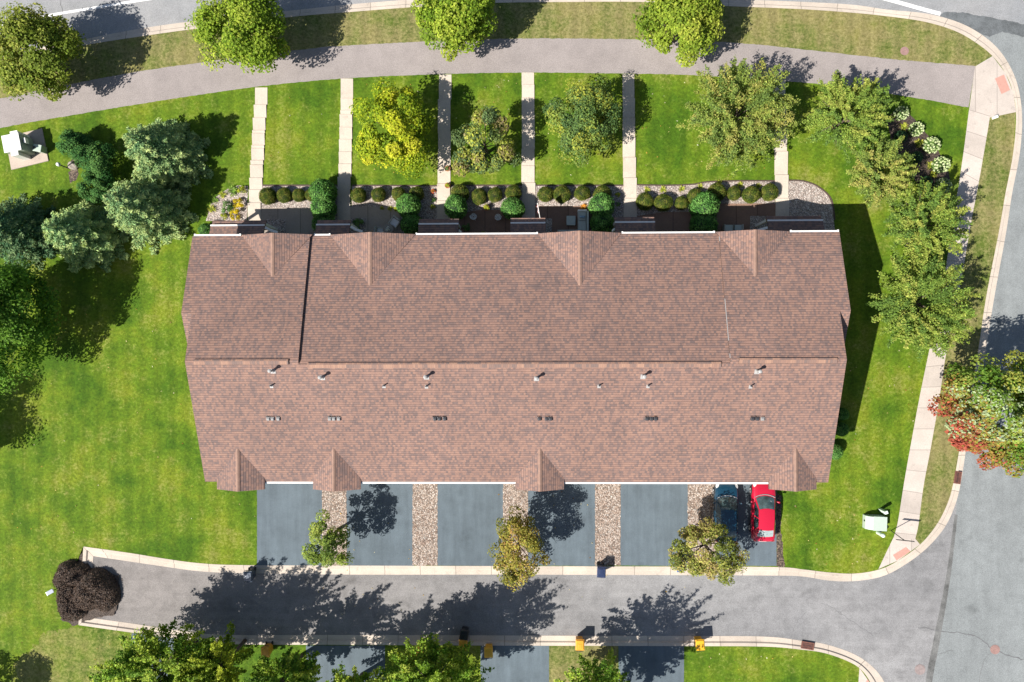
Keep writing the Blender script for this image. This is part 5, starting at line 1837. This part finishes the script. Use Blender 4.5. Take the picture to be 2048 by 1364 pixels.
for px, py, L, Wd, rz, lab in ((1915, 955, 0.95, 0.52, 82, 'rusty storm drain grate in the kerb below the tree turning red'), (1615, 1291, 0.98, 0.56, -9, 'rusty storm drain grate in the kerb of the lower right lawn')):
    p = gp(px, py)
    root = empty('storm_drain', (p.x, p.y, 0.014), rad(rz), lab, 'storm drain')
    b = MB()
    for s in (-1, 1):
        b.box((0, s * (Wd / 2 - 0.04), 0), (L, 0.08, 0.03))
        b.box((s * (L / 2 - 0.04), 0, 0), (0.08, Wd - 0.16, 0.03))
    b.build('frame', M['rust'], root)
    b = MB()
    b.box((0, 0, -0.012), (L - 0.16, Wd - 0.16, 0.014))
    b.build('pit', M['blackplastic'], root)
    b = MB()
    for k in range(9):
        b.box((-L / 2 + 0.12 + k * (L - 0.24) / 8, 0, 0.004), (0.035, Wd - 0.16, 0.02))
    for k in (-1, 1):
        b.box((0, k * 0.1, 0.0035), (L - 0.16, 0.03, 0.016))
    b.build('grate', M['rust'], root)
p = gp(1987, 236)
o = MB()
o.box((0, 0, 0), (0.26, 0.18, 0.30), taper=0.9)
o.box((0, 0, 0.30), (0.29, 0.21, 0.03))
o = o.build('marker_box', M['cabinet'], None, bevel=0.01)
o.location = (p.x, p.y, 0)
o.rotation_euler = (0, 0, rad(20))
tag(o, 'tiny white box at the edge of the corner pavement', 'utility box')

# ------------------------------------------------------------------ mulch heap
heap = empty('mulch_heap', (0, 0, 0), 0, 'heap of dark brown mulch dumped over the end of the lane', 'mulch heap')
rng = np.random.default_rng(77)
p0, p1 = gp(100, 1258), gp(244, 1115)
nx, ny = 110, 110
BL = [(190, 1178, 1.55, 1.5, 1.35), (166, 1196, 1.2, 1.1, 1.0), (135, 1142, 0.95, 0.8, 0.9), (152, 1150, 1.0, 0.9, 0.9), (120, 1160, 0.7, 0.9, 0.6), (142, 1218, 1.15, 1.05, 0.95), (132, 1192, 1.0, 1.0, 0.7), (207, 1192, 1.1, 1.25, 1.0)]
cent = [(gp(x, y, 0.3), rx, ry, h) for x, y, rx, ry, h in BL]
xs_ = np.linspace(p0.x, p1.x, nx)
ys_ = np.linspace(p0.y, p1.y, ny)
X, Y = np.meshgrid(xs_, ys_)
Z = np.full_like(X, -0.35)
for c, rx, ry, h in cent:
    rr = ((X - c.x) / rx) ** 2 + ((Y - c.y) / ry) ** 2
    q_ = h * 0.82 * (1.0 - rr ** 1.6)
    kk = 15.0
    Z = np.log(np.exp(np.clip(kk * Z, -40, 40)) + np.exp(np.clip(kk * q_, -40, 40))) / kk
for sc, am in ((1.5, 0.18), (3.1, 0.10), (6.7, 0.04)):
    ph = rng.uniform(0, 6.28, 4)
    Z += am * np.sin(X * sc + ph[0] + 1.3 * np.sin(Y * sc * 0.8 + ph[1])) * np.sin(Y * sc * 1.1 + ph[2] + 1.2 * np.sin(X * sc * 0.9 + ph[3]))
Z += rng.normal(0, 0.03, Z.shape)
b = MB()
b.v = [(X[j, i], Y[j, i], Z[j, i]) for j in range(ny) for i in range(nx)]
for j in range(ny - 1):
    for i in range(nx - 1):
        q = [j * nx + i, j * nx + i + 1, (j + 1) * nx + i + 1, (j + 1) * nx + i]
        if max(b.v[k][2] for k in q) > -0.14:
            b.f.append(q)
            b.uv.append(None)
            b.mi.append(0)
b.build('heap', M['mulch'], heap)
idx = np.argwhere(Z > -0.02)
pick = idx[rng.integers(0, len(idx), 5200)]
P = np.stack([X[pick[:, 0], pick[:, 1]], Y[pick[:, 0], pick[:, 1]], Z[pick[:, 0], pick[:, 1]] + 0.02], 1) + rng.normal(0, 0.03, (5200, 3))
me = leaf_mesh('bark_chips', P, rng.normal(0, 0.5, (5200, 3)) + np.array([0, 0, 0.8]), 0.12 * rng.uniform(0.5, 1.5, 5200), np.full(5200, 0.045),
               palette(rng, 5200, rng.uniform(0, 1, 5200), [(0.030, 0.019, 0.014), (0.060, 0.040, 0.030), (0.105, 0.074, 0.055)], 0.3), rng)
me.materials.append(M['needle'])
o = link('bark_chips', me, heap)
o['kind'] = 'stuff'


# ------------------------------------------------------------------ patio things
def armchair(px, py, rz, label, group):
    p = gp(px, py, 0.45)
    root = empty('patio_chair', (p.x, p.y, 0.022), rz, label, 'patio chair', group)
    b = MB()
    b.box((0, 0, 0.36), (0.56, 0.54, 0.10))
    b.build('seat', M['cushion_white'], root, bevel=0.03)
    b = MB()
    b.box((0, 0.30, 0.34), (0.62, 0.07, 0.52), shift=(0, 0.08))
    b.build('backrest', M['wicker'], root, bevel=0.02)
    for s in (-1, 1):
        b = MB()
        b.box((s * 0.32, -0.02, 0.52), (0.07, 0.60, 0.05))
        b.build('armrest', M['wicker'], root, bevel=0.01)
        for y in (-0.25, 0.25):
            b = MB()
            b.box((s * 0.31, y, 0), (0.05, 0.05, 0.52))
            b.build('leg', M['wicker'], root)


g = 'patio chairs beside the round table'
armchair(789, 445, rad(-35), 'pale armchair standing clear of the second dormer roof, beside the round table', g)
armchair(761, 464, rad(80), 'pale chair mostly hidden under the eave left of the round table', g)
p = gp(776, 458, 0.72)
root = empty('round_table', (p.x, p.y, 0.022), 0, 'small round patio table with a mottled top on the second patio', 'patio table')
b = MB()
b.lathe((0, 0, 0.68), [(0.38, 0), (0.40, 0.01), (0.40, 0.03), (0.37, 0.035)], 28)
b.build('tabletop', M['tabletop'], root)
b = MB()
b.tube([(0, 0, 0.02), (0, 0, 0.68)], 0.035, 8)
b.lathe((0, 0, 0), [(0.24, 0), (0.24, 0.02), (0.05, 0.05)], 16)
b.build('pedestal', M['darkmetal'], root)
rng = np.random.default_rng(12)
q = rand_dirs(rng, 40, 0) * np.array([0.17, 0.17, 0.12]) + np.array([0, 0, 0])
me = leaf_mesh('flower_bunch', q, rand_dirs(rng, 40, 0) + np.array([0, 0, 1]), 0.10, 0.09, palette(rng, 40, rng.uniform(0, 1, 40), [(0.03, 0.06, 0.03), (0.6, 0.6, 0.58), (0.75, 0.75, 0.72)], 0.1), rng)
me.materials.append(M['petal'])
o = link('flower_bunch', me)
o.location = (p.x, p.y, 0.80)
tag(o, 'bunch of white flowers on the mottled round table', 'flowers')


def wire_chair(px, py, rz, label, group):
    p = gp(px, py, 0.5)
    root = empty('wire_chair', (p.x, p.y, 0.022), rz, label, 'garden chair', group)
    b = MB()
    for r in (0.08, 0.15, 0.23):
        b.tube([(r * math.cos(a), r * math.sin(a), 0.44) for a in np.linspace(0, 6.283, 17)], 0.016, 5)
    for k in range(8):
        a = 6.283 * k / 8
        b.tube([(0.05 * math.cos(a), 0.05 * math.sin(a), 0.442), (0.23 * math.cos(a), 0.23 * math.sin(a), 0.442)], 0.013, 5)
    b.build('seat', M['iron_white'], root)
    b = MB()
    arc = [(0.25 * math.cos(a), 0.25 * math.sin(a), 0.78) for a in np.linspace(0.3, 2.84, 11)]
    b.tube(arc, 0.02, 5)
    for a in np.linspace(0.3, 2.84, 7):
        b.tube([(0.23 * math.cos(a), 0.23 * math.sin(a), 0.44), (0.27 * math.cos(a), 0.27 * math.sin(a), 0.62), (0.25 * math.cos(a), 0.25 * math.sin(a), 0.78)], 0.015, 5)
    b.build('backrest', M['iron_white'], root)
    for k in range(4):
        a = 0.785 + k * 1.571
        b = MB()
        b.tube([(0.19 * math.cos(a), 0.19 * math.sin(a), 0.44), (0.24 * math.cos(a), 0.24 * math.sin(a), 0)], 0.016, 5)
        b.build('leg', M['iron_white'], root)


g = 'white wire chairs on the third patio'
wire_chair(947, 433, rad(160), 'white wrought iron chair beside the third porch evergreen', g)
wire_chair(996, 434, rad(200), 'white wrought iron chair near the evergreen left of the fourth walk', g)

# corner sofa, its pillow and the ottoman
p = gp(1166, 442, 0.45)
root = empty('corner_sofa', (p.x, p.y, 0.022), 0, 'L-shaped grey outdoor sofa on the fourth patio', 'outdoor sofa')
b = MB()
b.box((0, 0, 0.05), (0.78, 1.62, 0.30))
b.box((-0.80, -0.95, 0.05), (2.3, 0.60, 0.30))
b.build('base', M['wicker'], root)
for i in range(2):
    b = MB()
    b.box((-0.06, 0.42 - i * 0.80, 0.36), (0.58, 0.77, 0.13))
    b.build('cushion', M['cushion'], root, bevel=0.035)
for i in range(3):
    b = MB()
    b.box((-0.10 - i * 0.72, -0.92, 0.36), (0.68, 0.5, 0.13))
    b.build('cushion', M['cushion'], root, bevel=0.035)
b = MB()
b.box((0.34, -0.05, 0.35), (0.15, 1.55, 0.40))
b.build('backrest', M['cushion'], root, bevel=0.03)
b = MB()
b.box((-0.06, 0.78, 0.05), (0.70, 0.13, 0.58))
b.build('armrest', M['cushion_white'], root, bevel=0.04)
p2 = gp(1164, 433, 0.55)
b = MB()
b.box((0, 0, 0), (0.40, 0.16, 0.34), shift=(0, -0.06))
o = b.build('throw_pillow', M['pillow'], None, bevel=0.04)
o.location = (p2.x, p2.y, 0.515)
tag(o, 'blue patterned pillow lying on the grey corner sofa', 'pillow')
p = gp(1142, 441, 0.42)
root = empty('ottoman', (p.x, p.y, 0.022), rad(-1), 'square grey ottoman in front of the corner sofa', 'ottoman')
b = MB()
b.box((0, 0, 0.03), (0.62, 0.66, 0.28))
b.build('base', M['wicker'], root)
b = MB()
b.box((0, 0, 0.31), (0.68, 0.72, 0.12))
b.build('cushion', M['cushion'], root, bevel=0.035)
g = 'grey patio chairs in the shade by the sixth porch'


def grey_chair(px, label):
    p = gp(px, 457, 0.45)
    root = empty('shaded_chair', (p.x, p.y, 0.022), 0, label, 'patio chair', g)
    b = MB()
    b.box((0, 0, 0.34), (0.60, 0.56, 0.12))
    b.build('seat', M['cushion'], root, bevel=0.03)
    b = MB()
    b.box((0, -0.32, 0.05), (0.68, 0.08, 0.78))
    b.build('backrest', M['wicker'], root)
    for s in (-1, 1):
        b = MB()
        b.box((s * 0.34, 0, 0.02), (0.07, 0.60, 0.56))
        b.build('armrest', M['wicker'], root)


grey_chair(1458, 'grey chair in deep shade below the fourth dormer, the left of two')
grey_chair(1476, 'grey chair in deep shade below the fourth dormer, the right of two')

# flag on its pole at the fourth porch
a, e = gp(1080, 436, 2.75), gp(1075, 407, 3.25)
root = empty('porch_flag', (a.x, a.y, 2.72), 0, 'pale striped flag on a slanting white pole at the fourth porch', 'flag')
v = e - Vector((a.x, a.y, 2.72))
b = MB()
b.tube([(0, 0, 0), v], 0.022, 7)
b.tube([v, v * 1.03], [0.04, 0.03], 7)
b.build('pole', M['white'], root)
b = MB()
n = 14
for i in range(n):
    for k in range(7):
        def fp(t, s):
            q = v * (0.40 + 0.56 * t)
            return q + Vector((0.05 * math.sin(t * 9 + s * 2) * (0.3 + s), 0, -0.85 * s))
        t0, t1, s0, s1 = i / n, (i + 1) / n, k / 7, (k + 1) / 7
        b.face([fp(t0, s0), fp(t1, s0), fp(t1, s1), fp(t0, s1)], mi=i % 2)
fo = b.build('cloth', [M['flagwhite'], M['flagred']], root)
md = fo.modifiers.new('thickness', 'SOLIDIFY')
md.thickness = 0.006


# ------------------------------------------------------------------ fallen leaves
rng = np.random.default_rng(900)
pts = []
for (x0, y0_, x1, y1_), n in (((60, 560, 370, 1080), 46), ((380, 960, 510, 1110), 8), ((20, 1000, 160, 1150), 10), ((1590, 980, 1720, 1130), 16), ((1700, 640, 1830, 900), 22), ((540, 180, 670, 350), 10),
                              ((715, 165, 870, 350), 60), ((910, 160, 1040, 350), 34), ((1075, 160, 1240, 350), 40), ((1280, 165, 1540, 355), 40), ((30, 1260, 250, 1360), 14), ((1380, 1300, 1690, 1360), 14)):
    for _ in range(n):
        p = gp(rng.uniform(x0, x1), rng.uniform(y0_, y1_), 0.025)
        pts.append((p.x, p.y, 0.025))
for (x0, y0_, x1, y1_), n in (((560, 1135, 1400, 1260), 26), ((980, 960, 1190, 1130), 26), ((640, 985, 820, 1128), 14), ((1380, 990, 1430, 1128), 14)):
    for _ in range(n):
        z = -0.08 if y0_ > 1130 else 0.035
        p = gp(rng.uniform(x0, x1), rng.uniform(y0_, y1_), z)
        pts.append((p.x, p.y, z))
P = np.array(pts)
n = len(P)
me = leaf_mesh('fallen_leaves', P, rng.normal(0, 0.25, (n, 3)) + np.array([0, 0, 1.0]), 0.11 * rng.uniform(0.6, 1.5, n), 0.08 * rng.uniform(0.6, 1.4, n),
               palette(rng, n, rng.uniform(0, 1, n), [(0.16, 0.08, 0.02), (0.30, 0.20, 0.04), (0.36, 0.30, 0.14), (0.42, 0.40, 0.30)], 0.2), rng)
me.materials.append(M['leaf'])
o = link('fallen_leaves', me)
stuff(o, 'scattered dry fallen leaves on the lawns, gravel and lane', 'leaves')
